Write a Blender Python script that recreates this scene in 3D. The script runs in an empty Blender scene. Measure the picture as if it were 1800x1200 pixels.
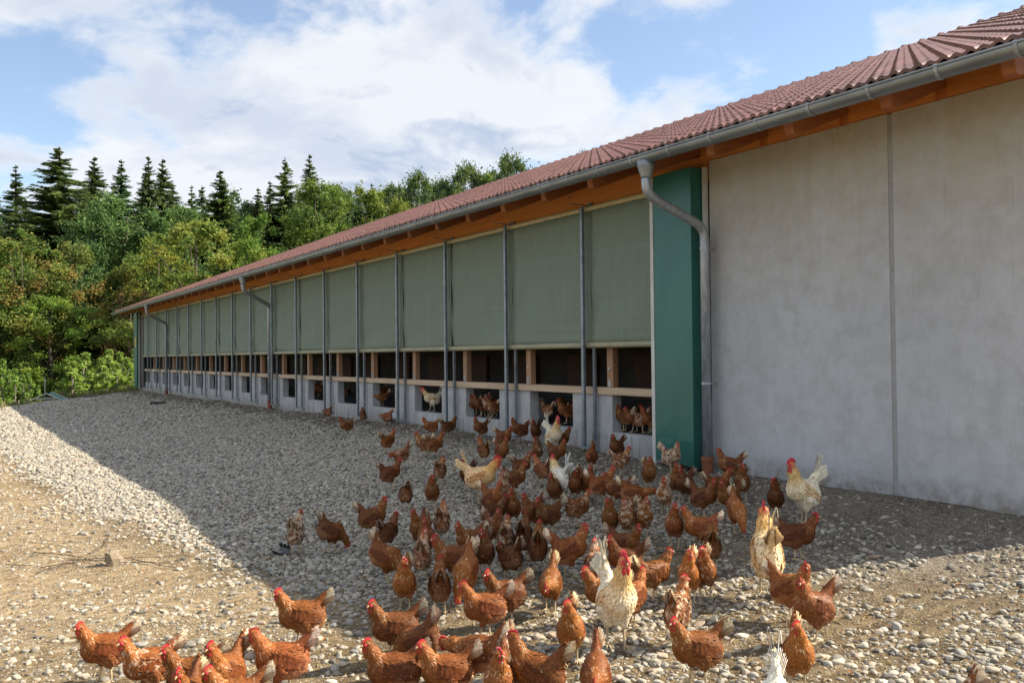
import bpy, math, random
import numpy as np
from mathutils import Matrix, Vector
R = random.Random(7)
N = np.random.RandomState(11)
sc = bpy.context.scene
COL = sc.collection

# ------------------------------------------------------------------ camera
# world axes: +Y runs along the barn front, +X into the barn, camera stands at the origin
VX, VY, ROLL, F = -84.0, 634.5, 0.010, 1500.0
_y = np.array([VX - 900, -(VY - 600), -F]); _y /= np.linalg.norm(_y)
_p = -(-ROLL * _y[0] + _y[1]) / _y[2]
_u = np.array([-ROLL, 1, _p]); _u /= np.linalg.norm(_u)
RC = np.array([np.cross(_y, _u), _y, _u])
cam_d = bpy.data.cameras.new('camera'); cam = bpy.data.objects.new('camera', cam_d); COL.objects.link(cam)
cam_d.lens = F / 1800 * 36; cam_d.sensor_width = 36; cam_d.clip_end = 3000; cam_d.clip_start = 0.05
cam.matrix_world = Matrix(RC.tolist()).to_4x4()
sc.camera = cam

def ray(px, py):
    return RC @ np.array([px - 900.0, -(py - 600.0), -F])

# ------------------------------------------------------------------ light
SUN = Vector((1.09, -0.55, 1.0)).normalized()
world = bpy.data.worlds.new('World'); sc.world = world; world.use_nodes = True
wn, wl = world.node_tree.nodes, world.node_tree.links
wn.clear()
sun_d = bpy.data.lights.new('sun', 'SUN'); sun_o = bpy.data.objects.new('sun', sun_d); COL.objects.link(sun_o)
sun_d.energy = 5.0; sun_d.angle = math.radians(0.5); sun_d.color = (1.0, 0.89, 0.72)
sun_o.rotation_euler = SUN.to_track_quat('Z', 'Y').to_euler()
sc.view_settings.view_transform = 'Standard'; sc.view_settings.look = 'None'
sc.view_settings.gamma = 1; sc.view_settings.use_curve_mapping = False
sc.view_settings.exposure = 0.97

def nd(t, typ, **kw):
    n = t.nodes.new(typ)
    for k, v in kw.items():
        if k == 'inp':
            for i, x in v.items(): n.inputs[i].default_value = x
        else: setattr(n, k, v)
    return n
def mth(t, op, a, b=None, c=None, clamp=False):
    n = t.nodes.new('ShaderNodeMath'); n.operation = op; n.use_clamp = clamp
    for i, x in enumerate((a, b, c)):
        if x is None: continue
        if isinstance(x, (int, float)): n.inputs[i].default_value = x
        else: t.links.new(x, n.inputs[i])
    return n.outputs[0]
def maprange(t, v, a, b, c=0.0, d=1.0, smooth=True):
    n = t.nodes.new('ShaderNodeMapRange')
    if smooth: n.interpolation_type = 'SMOOTHSTEP'
    t.links.new(v, n.inputs[0])
    for i, x in enumerate((a, b, c, d)): n.inputs[i + 1].default_value = x
    return n.outputs[0]
def mixc(t, f, a, b, mode='MIX'):
    n = t.nodes.new('ShaderNodeMix'); n.data_type = 'RGBA'; n.blend_type = mode
    if isinstance(f, (int, float)): n.inputs[0].default_value = f
    else: t.links.new(f, n.inputs[0])
    for i, x in ((6, a), (7, b)):
        if isinstance(x, (tuple, list)): n.inputs[i].default_value = (*x[:3], 1)
        else: t.links.new(x, n.inputs[i])
    return n.outputs[2]
def noise(t, vec, scale, detail=4, rough=0.55, dim='3D', w=0.0, out=0):
    n = t.nodes.new('ShaderNodeTexNoise'); n.noise_dimensions = dim
    n.inputs['Scale'].default_value = scale; n.inputs['Detail'].default_value = detail
    n.inputs['Roughness'].default_value = rough
    if dim == '4D': n.inputs['W'].default_value = w
    if vec is not None: t.links.new(vec, n.inputs['Vector'])
    return n.outputs[out]
def mapping(t, vec, scale=(1, 1, 1), loc=(0, 0, 0), rot=(0, 0, 0)):
    n = t.nodes.new('ShaderNodeMapping')
    n.inputs['Scale'].default_value = scale; n.inputs['Location'].default_value = loc; n.inputs['Rotation'].default_value = rot
    t.links.new(vec, n.inputs['Vector']); return n.outputs[0]

# sky: Nishita sky with a layer of fair-weather cloud seen on a flat cloud deck
W = world.node_tree
sky = nd(W, 'ShaderNodeTexSky', sky_type='NISHITA', sun_disc=False)
sky.sun_elevation = math.asin(SUN.z); sky.sun_rotation = math.atan2(SUN.x, SUN.y)
sky.air_density = 1.0; sky.dust_density = 0.6; sky.ozone_density = 1.6; sky.altitude = 400
tc = nd(W, 'ShaderNodeTexCoord').outputs['Generated']
sep = nd(W, 'ShaderNodeSeparateXYZ'); W.links.new(tc, sep.inputs[0])
zc = mth(W, 'ADD', mth(W, 'MAXIMUM', sep.outputs[2], 0.0), 0.30)
cx_, cy_ = mth(W, 'DIVIDE', sep.outputs[0], zc), mth(W, 'DIVIDE', sep.outputs[1], zc)
cmb = nd(W, 'ShaderNodeCombineXYZ'); W.links.new(cx_, cmb.inputs[0]); W.links.new(cy_, cmb.inputs[1])
CLOUD_OFF = (11.7, 1.3, 0.0)
cv = mapping(W, cmb.outputs[0], (1, 1, 1), CLOUD_OFF)
wn_ = noise(W, cv, 1.8, 3, 0.5, out=1)
warp = nd(W, 'ShaderNodeVectorMath', operation='SCALE'); W.links.new(wn_, warp.inputs[0]); warp.inputs['Scale'].default_value = 0.28
addv = nd(W, 'ShaderNodeVectorMath', operation='ADD'); W.links.new(cv, addv.inputs[0]); W.links.new(warp.outputs[0], addv.inputs[1])
big = noise(W, addv.outputs[0], 1.25, 3, 0.55)
fine = noise(W, addv.outputs[0], 4.2, 9, 0.58)
dens = mth(W, 'ADD', mth(W, 'MULTIPLY', big, 0.60), mth(W, 'MULTIPLY', fine, 0.40))
cov = maprange(W, dens, 0.435, 0.515)
thick = maprange(W, dens, 0.475, 0.57)
# lit rims and grey-blue bellies: density compared with the density a step towards the sun
sh_ = nd(W, 'ShaderNodeVectorMath', operation='ADD'); W.links.new(addv.outputs[0], sh_.inputs[0]); sh_.inputs[1].default_value = (0.09, -0.03, 0.0)
f2 = noise(W, sh_.outputs[0], 4.2, 5, 0.55); b2 = noise(W, sh_.outputs[0], 1.5, 2, 0.5)
d2 = mth(W, 'ADD', mth(W, 'MULTIPLY', b2, 0.60), mth(W, 'MULTIPLY', f2, 0.40))
lit = maprange(W, mth(W, 'SUBTRACT', dens, d2), -0.045, 0.035)
shade = mth(W, 'MULTIPLY', thick, mth(W, 'SUBTRACT', 1.0, mth(W, 'MULTIPLY', lit, 0.9)), clamp=True)
veil = mth(W, 'MULTIPLY', maprange(W, noise(W, sh_.outputs[0], 2.7, 7, 0.55), 0.40, 0.60, 0, 0.65), maprange(W, dens, 0.45, 0.53))
shade = mth(W, 'MAXIMUM', shade, veil)
ccol2 = mixc(W, shade, (4.0, 4.1, 4.25), (2.25, 2.6, 3.3))
skyc = mixc(W, 0.07, mixc(W, 1.0, sky.outputs[0], (0.93, 0.90, 0.87), 'MULTIPLY'), (4.0, 4.1, 4.3))
fin = mixc(W, mth(W, 'MULTIPLY', cov, 0.93), skyc, ccol2)
bg = nd(W, 'ShaderNodeBackground'); W.links.new(fin, bg.inputs[0]); bg.inputs[1].default_value = 0.122
wo = nd(W, 'ShaderNodeOutputWorld'); W.links.new(bg.outputs[0], wo.inputs[0])

# ------------------------------------------------------------------ materials
def newmat(name):
    m = bpy.data.materials.new(name); m.use_nodes = True
    t = m.node_tree; b = t.nodes['Principled BSDF']
    return m, t, b
def bump(t, b, h, strength=0.3, dist=0.01):
    n = t.nodes.new('ShaderNodeBump'); n.inputs['Strength'].default_value = strength; n.inputs['Distance'].default_value = dist
    t.links.new(h, n.inputs['Height']); t.links.new(n.outputs[0], b.inputs['Normal'])
def objco(t): return nd(t, 'ShaderNodeTexCoord').outputs['Object']
def geopos(t): return nd(t, 'ShaderNodeNewGeometry').outputs['Position']
def plain(name, c1, c2=None, rough=0.6, metal=0.0, scale=8.0, stretch=(1, 1, 1), bumpd=0.0, spec=0.5, world_co=False, rnd=0.0):
    m, t, b = newmat(name)
    co = geopos(t) if world_co else objco(t)
    v = mapping(t, co, stretch)
    n = noise(t, v, scale, 6, 0.6)
    col = mixc(t, maprange(t, n, 0.3, 0.7), c1, c2 or tuple(x * 0.75 for x in c1))
    if rnd:
        r = nd(t, 'ShaderNodeObjectInfo').outputs['Random']
        col = mixc(t, 1.0, col, mixc(t, r, (1 - rnd,) * 3, (1 + rnd,) * 3), 'MULTIPLY')
    t.links.new(col, b.inputs['Base Color'])
    b.inputs['Roughness'].default_value = rough; b.inputs['Metallic'].default_value = metal
    b.inputs['Specular IOR Level'].default_value = spec
    if bumpd: bump(t, b, n, 0.6, bumpd)
    return m
M = {}
M['galv'] = plain('galvanised_steel', (0.44, 0.48, 0.52), (0.26, 0.29, 0.32), 0.42, 0.45, 30, (1, 1, .25), 0, world_co=True)
M['zinc'] = plain('zinc_sheet', (0.30, 0.33, 0.35), (0.20, 0.225, 0.24), 0.36, 0.6, 7, (1, .3, 1), 0, world_co=True)
M['steel'] = plain('post_steel', (0.26, 0.30, 0.34), (0.17, 0.20, 0.23), 0.36, 0.5, 9, world_co=True)
M['green_sheet'] = plain('green_sheet', (0.018, 0.122, 0.10), (0.026, 0.148, 0.12), 0.30, 0, 1.6, (1, 1, .5), 0.012, world_co=True)
M['white_trim'] = plain('white_trim', (0.62, 0.63, 0.60), (0.5, 0.5, 0.46), 0.5, 0, 6, world_co=True)
M['clay'] = plain('clay_socket', (0.30, 0.095, 0.04), (0.22, 0.07, 0.03), 0.6, 0, 12, world_co=True)
M['black_plastic'] = plain('black_plastic', (0.022, 0.026, 0.030), (0.012, 0.013, 0.015), 0.35)
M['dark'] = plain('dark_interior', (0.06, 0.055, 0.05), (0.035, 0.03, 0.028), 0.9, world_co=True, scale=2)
M['panel_brown'] = plain('brown_panel', (0.10, 0.05, 0.03), (0.07, 0.035, 0.02), 0.75, world_co=True)
M['netting'] = plain('green_netting', (0.05, 0.20, 0.15), (0.04, 0.14, 0.11), 0.7, 0, 20)
M['yellow'] = plain('yellow_label', (0.75, 0.48, 0.03), (0.6, 0.36, 0.02), 0.5)
M['bark'] = plain('bark', (0.085, 0.065, 0.05), (0.045, 0.035, 0.028), 0.9, 0, 5, (3, 3, 0.6), 0.01)
M['pale_bark'] = plain('pale_bark', (0.30, 0.28, 0.25), (0.14, 0.12, 0.10), 0.85, 0, 4, (2, 2, .7), 0.005)
M['twig'] = plain('dry_twig', (0.10, 0.07, 0.055), (0.06, 0.045, 0.035), 0.9, 0, 20)
M['cutwood'] = plain('weathered_wood', (0.34, 0.27, 0.19), (0.16, 0.13, 0.09), 0.9, 0, 20, (1, 1, 6), 0.004)

def wood_mat(name, c1, c2, knots=True, ax=1):
    m, t, b = newmat(name)
    co = geopos(t)
    s = [14, 14, 14]; s[ax] = 1.1
    v = mapping(t, co, tuple(s))
    n = noise(t, v, 1.6, 7, 0.62)
    col = mixc(t, maprange(t, n, 0.28, 0.72), c1, c2)
    if knots:
        vv = t.nodes.new('ShaderNodeTexVoronoi'); vv.inputs['Scale'].default_value = 3.2
        s2 = [1.6, 1.6, 1.6]; s2[ax] = 0.8
        t.links.new(mapping(t, co, tuple(s2)), vv.inputs['Vector'])
        k = maprange(t, vv.outputs['Distance'], 0.05, 0.11, 1, 0)
        col = mixc(t, mth(t, 'MULTIPLY', k, 0.75), col, tuple(x * 0.28 for x in c2))
    r = nd(t, 'ShaderNodeObjectInfo').outputs['Random']
    col = mixc(t, 1.0, col, mixc(t, r, (0.82,) * 3, (1.15,) * 3), 'MULTIPLY')
    t.links.new(col, b.inputs['Base Color']); b.inputs['Roughness'].default_value = 0.6
    bump(t, b, n, 0.25, 0.003)
    return m
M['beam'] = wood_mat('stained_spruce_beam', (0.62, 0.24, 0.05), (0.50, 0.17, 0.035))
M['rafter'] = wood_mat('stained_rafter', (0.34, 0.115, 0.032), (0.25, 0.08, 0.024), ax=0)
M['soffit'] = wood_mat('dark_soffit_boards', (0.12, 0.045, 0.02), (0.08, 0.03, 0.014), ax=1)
M['post_wood'] = wood_mat('timber_post', (0.42, 0.24, 0.13), (0.32, 0.17, 0.09), ax=2)
M['sill_wood'] = wood_mat('pale_sill_board', (0.56, 0.42, 0.29), (0.42, 0.30, 0.20), knots=False)
M['batten'] = plain('cream_batten', (0.62, 0.52, 0.30), (0.50, 0.41, 0.22), 0.6, world_co=True)
M['roller'] = plain('cream_roller', (0.40, 0.37, 0.24), (0.30, 0.29, 0.19), 0.55, 0, 5, (1, .6, 1), world_co=True)

def concrete():
    m, t, b = newmat('concrete')
    co = geopos(t)
    n1 = noise(t, mapping(t, co, (1, 1, 0.5)), 0.9, 5, 0.6)
    n2 = noise(t, co, 6.0, 8, 0.65)
    n3 = noise(t, mapping(t, co, (1, 5, 0.35)), 2.4, 6, 0.6)
    col = mixc(t, maprange(t, n1, 0.3, 0.7), (0.455, 0.465, 0.485), (0.52, 0.53, 0.55))
    col = mixc(t, maprange(t, n2, 0.35, 0.75, 0, 0.55), col, (0.33, 0.325, 0.315))
    col = mixc(t, maprange(t, n3, 0.5, 0.78, 0, 0.22), col, (0.33, 0.32, 0.30))
    sp = nd(t, 'ShaderNodeSeparateXYZ'); t.links.new(co, sp.inputs[0])
    # streaky painted-in warm bounce light near the eave and splash dirt at the foot
    topm = mth(t, 'MULTIPLY', maprange(t, sp.outputs[2], 0.2, 2.2), maprange(t, noise(t, mapping(t, co, (1, 3.0, 0.22)), 2.2, 5, 0.6), 0.25, 0.75, 0.3, 1.0))
    col = mixc(t, mth(t, 'MULTIPLY', topm, 0.62), col, (0.42, 0.345, 0.20))
    foot = mth(t, 'MULTIPLY', maprange(t, sp.outputs[2], -1.02, -1.32), maprange(t, noise(t, co, 9, 5, 0.7), 0.35, 0.65, 0.15, 1.0))
    col = mixc(t, mth(t, 'MULTIPLY', foot, 0.85), col, (0.22, 0.185, 0.14))
    # pin holes
    vv = t.nodes.new('ShaderNodeTexVoronoi'); vv.inputs['Scale'].default_value = 9; t.links.new(co, vv.inputs['Vector'])
    pin = maprange(t, vv.outputs['Distance'], 0.035, 0.05, 1, 0)
    col = mixc(t, mth(t, 'MULTIPLY', pin, 0.55), col, (0.09, 0.085, 0.08))
    n5 = noise(t, mapping(t, co, (1, 1, 1)), 2.6, 3, 0.75)
    col = mixc(t, maprange(t, n5, 0.56, 0.64, 0, 0.16), col, (0.60, 0.60, 0.60))
    n6 = noise(t, mapping(t, co, (1, 9, 0.5)), 3.0, 4, 0.7)
    col = mixc(t, maprange(t, n6, 0.62, 0.70, 0, 0.30), col, (0.24, 0.23, 0.22))
    t.links.new(col, b.inputs['Base Color']); b.inputs['Roughness'].default_value = 0.75
    bump(t, b, n2, 0.35, 0.006)
    return m
M['concrete'] = concrete()

def sill_stain():
    m, t, b = newmat('concrete_base')
    co = geopos(t)
    n2 = noise(t, co, 5.0, 7, 0.65)
    n3 = noise(t, mapping(t, co, (1, 1, 0.05)), 22, 4, 0.6)
    sp = nd(t, 'ShaderNodeSeparateXYZ'); t.links.new(co, sp.inputs[0])
    col = mixc(t, maprange(t, n2, 0.3, 0.7), (0.47, 0.475, 0.48), (0.36, 0.36, 0.36))
    st = mth(t, 'MULTIPLY', maprange(t, n3, 0.50, 0.66), maprange(t, sp.outputs[2], -1.0, -1.04, 0, 0.7))
    col = mixc(t, st, col, (0.17, 0.145, 0.115))
    foot = mth(t, 'MULTIPLY', maprange(t, sp.outputs[2], -1.08, -1.4), maprange(t, n2, 0.3, 0.6, 0.4, 1))
    col = mixc(t, mth(t, 'MULTIPLY', foot, 0.7), col, (0.22, 0.18, 0.13))
    t.links.new(col, b.inputs['Base Color']); b.inputs['Roughness'].default_value = 0.8
    bump(t, b, n2, 0.3, 0.006)
    return m
M['base'] = sill_stain()

def shade_mat():
    m, t, b = newmat('shade_fabric')
    co = geopos(t)
    sp = nd(t, 'ShaderNodeSeparateXYZ'); t.links.new(co, sp.inputs[0])
    weave = noise(t, mapping(t, co, (1, 60, 2.0)), 1.0, 3, 0.6)
    wv2 = noise(t, mapping(t, co, (1, 7, 0.7)), 1.0, 4, 0.6)
    fold = noise(t, mapping(t, co, (1, 0.35, 9)), 1.0, 3, 0.55)
    fine = noise(t, co, 130, 2, 0.6)
    col = mixc(t, maprange(t, weave, 0.3, 0.7), (0.165, 0.225, 0.18), (0.215, 0.275, 0.22))
    col = mixc(t, maprange(t, wv2, 0.35, 0.7, 0, 0.45), col, (0.20, 0.205, 0.145))
    col = mixc(t, maprange(t, fine, 0.3, 0.7, 0, 0.3), col, (0.24, 0.28, 0.23))
    # faded line where the sheet was folded, mud band near the roller
    ln = mth(t, 'ABSOLUTE', mth(t, 'SUBTRACT', sp.outputs[2], mth(t, 'ADD', 1.30, mth(t, 'MULTIPLY', fold, 0.05))))
    col = mixc(t, maprange(t, ln, 0.004, 0.02, 0.25, 0), col, (0.26, 0.34, 0.33))
    lw = mth(t, 'MULTIPLY', maprange(t, sp.outputs[2], 0.62, 0.2, 0, 0.6), maprange(t, fold, 0.42, 0.62))
    col = mixc(t, lw, col, (0.24, 0.27, 0.20))
    t.links.new(col, b.inputs['Base Color']); b.inputs['Roughness'].default_value = 0.75
    bump(t, b, mth(t, 'ADD', fold, mth(t, 'MULTIPLY', weave, 0.25)), 0.6, 0.03)
    b.inputs['Specular IOR Level'].default_value = 0.3
    return m
M['shade'] = shade_mat()

def tile_mat():
    m, t, b = newmat('clay_roof_tile')
    co = geopos(t)
    n = noise(t, co, 1.2, 5, 0.6)
    v = t.nodes.new('ShaderNodeTexWhiteNoise'); v.noise_dimensions = '2D'
    sp = nd(t, 'ShaderNodeSeparateXYZ'); t.links.new(co, sp.inputs[0])
    cb = nd(t, 'ShaderNodeCombineXYZ')
    t.links.new(mth(t, 'FLOOR', mth(t, 'DIVIDE', sp.outputs[0], 0.323)), cb.inputs[0])
    t.links.new(mth(t, 'FLOOR', mth(t, 'DIVIDE', sp.outputs[1], 0.2)), cb.inputs[1])
    t.links.new(cb.outputs[0], v.inputs[0])
    col = mixc(t, v.outputs['Value'], (0.115, 0.044, 0.033), (0.205, 0.082, 0.061))
    col = mixc(t, maprange(t, n, 0.35, 0.7, 0, 0.4), col, (0.17, 0.085, 0.07))
    t.links.new(col, b.inputs['Base Color']); b.inputs['Roughness'].default_value = 0.42
    b.inputs['Specular IOR Level'].default_value = 0.6
    return m
M['tile'] = tile_mat()

def attr_mat(name, rough=0.7, tint=True, trans=0.0, spec=0.3, white=False, mulrand=0.0):
    m, t, b = newmat(name)
    a = nd(t, 'ShaderNodeAttribute', attribute_name='Col').outputs['Color']
    col = a
    oi = nd(t, 'ShaderNodeObjectInfo')
    if tint: col = mixc(t, 1.0, col, oi.outputs['Color'], 'MULTIPLY')
    if white:
        v = nd(t, 'ShaderNodeVectorMath', operation='ADD'); t.links.new(objco(t), v.inputs[0])
        rr = mth(t, 'MULTIPLY', oi.outputs['Random'], 37.0)
        cb = nd(t, 'ShaderNodeCombineXYZ'); [t.links.new(rr, cb.inputs[i]) for i in range(3)]
        t.links.new(cb.outputs[0], v.inputs[1])
        n = noise(t, v.outputs[0], 24, 3, 0.7)
        thr = mth(t, 'SUBTRACT', 0.80, mth(t, 'MULTIPLY', oi.outputs['Alpha'], 0.34))
        f = mth(t, 'MULTIPLY', mth(t, 'SUBTRACT', n, thr), 12.0, clamp=True)
        col = mixc(t, mth(t, 'MULTIPLY', f, 0.8), col, (0.62, 0.48, 0.34))
        n2 = noise(t, v.outputs[0], 90, 3, 0.7)
        col = mixc(t, 1.0, col, mixc(t, maprange(t, n2, 0.3, 0.7), (0.72,) * 3, (1.25,) * 3), 'MULTIPLY')
    t.links.new(col, b.inputs['Base Color']); b.inputs['Roughness'].default_value = rough
    b.inputs['Specular IOR Level'].default_value = spec
    if trans:
        tr = nd(t, 'ShaderNodeBsdfTranslucent'); t.links.new(col, tr.inputs[0])
        mx = nd(t, 'ShaderNodeMixShader'); mx.inputs[0].default_value = trans
        out = t.nodes['Material Output']
        t.links.new(b.outputs[0], mx.inputs[1]); t.links.new(tr.outputs[0], mx.inputs[2]); t.links.new(mx.outputs[0], out.inputs[0])
    return m
M['feather'] = attr_mat('feathers', 0.55, True, 0.0, 0.22, white=True)
M['leaf'] = attr_mat('leaves', 0.6, True, 0.38, 0.2)
M['needle'] = attr_mat('needles', 0.7, True, 0.3, 0.2)
M['grass'] = attr_mat('grass_blades', 0.7, False, 0.3, 0.2)
M['comb'] = plain('red_comb', (0.62, 0.03, 0.05), (0.42, 0.015, 0.03), 0.5, 0, 60)
M['beak'] = plain('horn_beak', (0.50, 0.33, 0.16), (0.35, 0.2, 0.1), 0.45, 0, 40)
M['leg'] = plain('scaly_leg', (0.58, 0.46, 0.28), (0.42, 0.33, 0.2), 0.6, 0, 60)
M['eye'] = plain('eye', (0.25, 0.06, 0.01), (0.01, 0.01, 0.01), 0.15, 0, 90)

def pebble_mat(name, inst):
    m, t, b = newmat(name)
    if inst:
        a = nd(t, 'ShaderNodeAttribute', attribute_name='tone', attribute_type='INSTANCER').outputs['Fac']
    else: a = nd(t, 'ShaderNodeObjectInfo').outputs['Random']
    ramp = nd(t, 'ShaderNodeValToRGB'); t.links.new(a, ramp.inputs[0])
    e = ramp.color_ramp.elements
    pts = [(0.0, (0.09, 0.082, 0.07)), (0.14, (0.23, 0.215, 0.185)), (0.32, (0.35, 0.32, 0.26)), (0.5, (0.44, 0.395, 0.31)), (0.68, (0.28, 0.275, 0.26)), (0.84, (0.52, 0.48, 0.39)), (0.93, (0.34, 0.25, 0.18)), (1.0, (0.66, 0.62, 0.54))]
    e[0].position, e[0].color = pts[0][0], (*pts[0][1], 1); e[1].position, e[1].color = pts[-1][0], (*pts[-1][1], 1)
    for p, c in pts[1:-1]:
        x = e.new(p); x.color = (*c, 1)
    n = noise(t, geopos(t), 45, 5, 0.65)
    col = mixc(t, 1.0, ramp.outputs[0], mixc(t, maprange(t, n, 0.3, 0.7), (0.80, 0.79, 0.76), (1.08, 1.07, 1.05)), 'MULTIPLY')
    t.links.new(col, b.inputs['Base Color']); b.inputs['Roughness'].default_value = 0.8
    bump(t, b, n, 0.3, 0.003)
    return m
M['pebble'] = pebble_mat('river_pebble', True); M['stone'] = pebble_mat('river_stone', False)

def ground_mat():
    m, t, b = newmat('soil_and_grass')
    co = geopos(t)
    a = nd(t, 'ShaderNodeAttribute', attribute_name='Mask')
    sp = nd(t, 'ShaderNodeSeparateColor'); t.links.new(a.outputs['Color'], sp.inputs[0])
    n1 = noise(t, co, 1.3, 6, 0.6); n2 = noise(t, co, 14, 8, 0.7); n3 = noise(t, co, 70, 4, 0.7)
    n4 = noise(t, mapping(t, co, (1, 2.5, 1)), 4.0, 6, 0.65)
    tan = mixc(t, maprange(t, n1, 0.3, 0.7), (0.42, 0.32, 0.195), (0.33, 0.245, 0.145))
    tan = mixc(t, maprange(t, n4, 0.42, 0.65, 0, 0.7), tan, (0.245, 0.175, 0.10))
    dark = mixc(t, maprange(t, n4, 0.35, 0.65), (0.24, 0.18, 0.105), (0.135, 0.098, 0.055))
    grey = mixc(t, maprange(t, n1, 0.35, 0.65), (0.235, 0.205, 0.165), (0.17, 0.145, 0.115))
    grass = mixc(t, maprange(t, noise(t, co, 0.5, 5, 0.6), 0.35, 0.65), (0.16, 0.175, 0.05), (0.27, 0.22, 0.09))
    col = mixc(t, sp.outputs[0], dark, tan)
    col = mixc(t, sp.outputs[1], col, grey)
    col = mixc(t, sp.outputs[2], col, grass)
    col = mixc(t, 1.0, col, mixc(t, maprange(t, n2, 0.3, 0.7), (0.55,) * 3, (1.3,) * 3), 'MULTIPLY')
    col = mixc(t, maprange(t, n3, 0.58, 0.68, 0, 0.7), col, (0.50, 0.41, 0.27))
    col = mixc(t, maprange(t, n3, 0.42, 0.34, 0, 0.6), col, (0.07, 0.05, 0.03))
    t.links.new(col, b.inputs['Base Color']); b.inputs['Roughness'].default_value = 0.95
    b.inputs['Specular IOR Level'].default_value = 0.15
    bump(t, b, mth(t, 'ADD', n2, mth(t, 'MULTIPLY', n3, 0.5)), 0.9, 0.03)
    return m
M['ground'] = ground_mat()

# ------------------------------------------------------------------ mesh helpers
class MB:
    def __init__(s): s.v = []; s.f = []; s.mi = []; s.c = []
    def add(s, vs, fs, mi=0, c=None):
        o = len(s.v); s.v.extend([tuple(map(float, p)) for p in vs]); s.f.extend([tuple(int(i) + o for i in f) for f in fs]); s.mi.extend([mi] * len(fs))
        s.c.extend([c] * len(vs) if (c is None or np.ndim(c) == 1) else [tuple(x) for x in c])
    def box(s, x0, x1, y0, y1, z0, z1, mi=0):
        v = [(x, y, z) for z in (z0, z1) for y in (y0, y1) for x in (x0, x1)]
        s.add(v, [(0, 2, 3, 1), (4, 5, 7, 6), (0, 1, 5, 4), (2, 6, 7, 3), (0, 4, 6, 2), (1, 3, 7, 5)], mi)
    def tube(s, pts, rad, n=10, mi=0, caps=True, c=None):
        pts = [np.array(p, float) for p in pts]
        rad = [rad] * len(pts) if np.ndim(rad) == 0 else rad
        vs = []; prev = None
        for i, p in enumerate(pts):
            d = pts[min(i + 1, len(pts) - 1)] - pts[max(i - 1, 0)]; d = d / (np.linalg.norm(d) + 1e-9)
            if prev is None:
                a = np.array([0, 0, 1.0]) if abs(d[2]) < 0.9 else np.array([1.0, 0, 0])
                u = np.cross(d, a)
            else: u = prev - d * np.dot(prev, d)
            u /= np.linalg.norm(u) + 1e-9; w = np.cross(d, u); prev = u
            for k in range(n):
                t = 2 * math.pi * k / n; vs.append(p + rad[i] * (math.cos(t) * u + math.sin(t) * w))
        fs = []
        for i in range(len(pts) - 1):
            for k in range(n):
                k2 = (k + 1) % n; fs.append((i * n + k, i * n + k2, (i + 1) * n + k2, (i + 1) * n + k))
        if caps: fs.append(tuple(range(n - 1, -1, -1))); fs.append(tuple((len(pts) - 1) * n + k for k in range(n)))
        s.add(vs, fs, mi, c)
    def build(s, name, mats, parent=None, smooth=False, bevel=0.0, loc=None):
        me = bpy.data.meshes.new(name); me.from_pydata(s.v, [], s.f); me.update()
        mats = mats if isinstance(mats, (list, tuple)) else [mats]
        for m in mats: me.materials.append(M[m] if isinstance(m, str) else m)
        if len(mats) > 1: me.polygons.foreach_set('material_index', s.mi)
        if any(c is not None for c in s.c):
            a = me.color_attributes.new('Col', 'FLOAT_COLOR', 'POINT')
            arr = np.ones((len(s.v), 4), np.float32); arr[:, :3] = np.array([c if c is not None else (1, 1, 1) for c in s.c])
            a.data.foreach_set('color', arr.ravel())
        if smooth: me.polygons.foreach_set('use_smooth', [True] * len(me.polygons))
        o = bpy.data.objects.new(name, me); COL.objects.link(o)
        if parent: o.parent = parent
        if loc is not None: o.location = loc
        if bevel:
            b = o.modifiers.new('bevel', 'BEVEL'); b.width = bevel; b.segments = 2; b.limit_method = 'ANGLE'
        return o
def arrmesh(name, v, f, mat, col=None, smooth=False, parent=None, fs=3):
    me = bpy.data.meshes.new(name); v = np.asarray(v, np.float32); f = np.asarray(f, np.int32)
    me.vertices.add(len(v)); me.vertices.foreach_set('co', v.ravel())
    n = f.shape[1]; me.loops.add(f.size); me.polygons.add(len(f))
    me.loops.foreach_set('vertex_index', f.ravel()); me.polygons.foreach_set('loop_start', np.arange(len(f), dtype=np.int32) * n)
    me.update(calc_edges=True)
    me.materials.append(M[mat] if isinstance(mat, str) else mat)
    if col is not None:
        a = me.color_attributes.new('Col', 'FLOAT_COLOR', 'POINT'); arr = np.ones((len(v), 4), np.float32); arr[:, :3] = col; a.data.foreach_set('color', arr.ravel())
    me.polygons.foreach_set('use_smooth', np.full(len(f), smooth))
    if parent is False: return me
    o = bpy.data.objects.new(name, me); COL.objects.link(o)
    if parent: o.parent = parent
    return o
def empty(name, loc=(0, 0, 0), rz=0.0):
    o = bpy.data.objects.new(name, None); COL.objects.link(o); o.location = loc; o.rotation_euler = (0, 0, rz); o.empty_display_size = 0.1; return o
def tag(o, label=None, cat=None, group=None, kind=None):
    if label: o['label'] = label
    if cat: o['category'] = cat
    if group: o['group'] = group
    if kind: o['kind'] = kind
    return o
def boxpart(name, mat, parent, *b, bevel=0.0):
    m = MB(); m.box(*b); return m.build(name, mat, parent, bevel=bevel)
def dup(o, parent=None, dy=0.0):
    c = o.copy(); COL.objects.link(c)
    if parent is not None: c.parent = parent
    if dy: c.location.y += dy
    for ch in o.children:
        d = ch.copy(); COL.objects.link(d); d.parent = c
    return c

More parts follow.
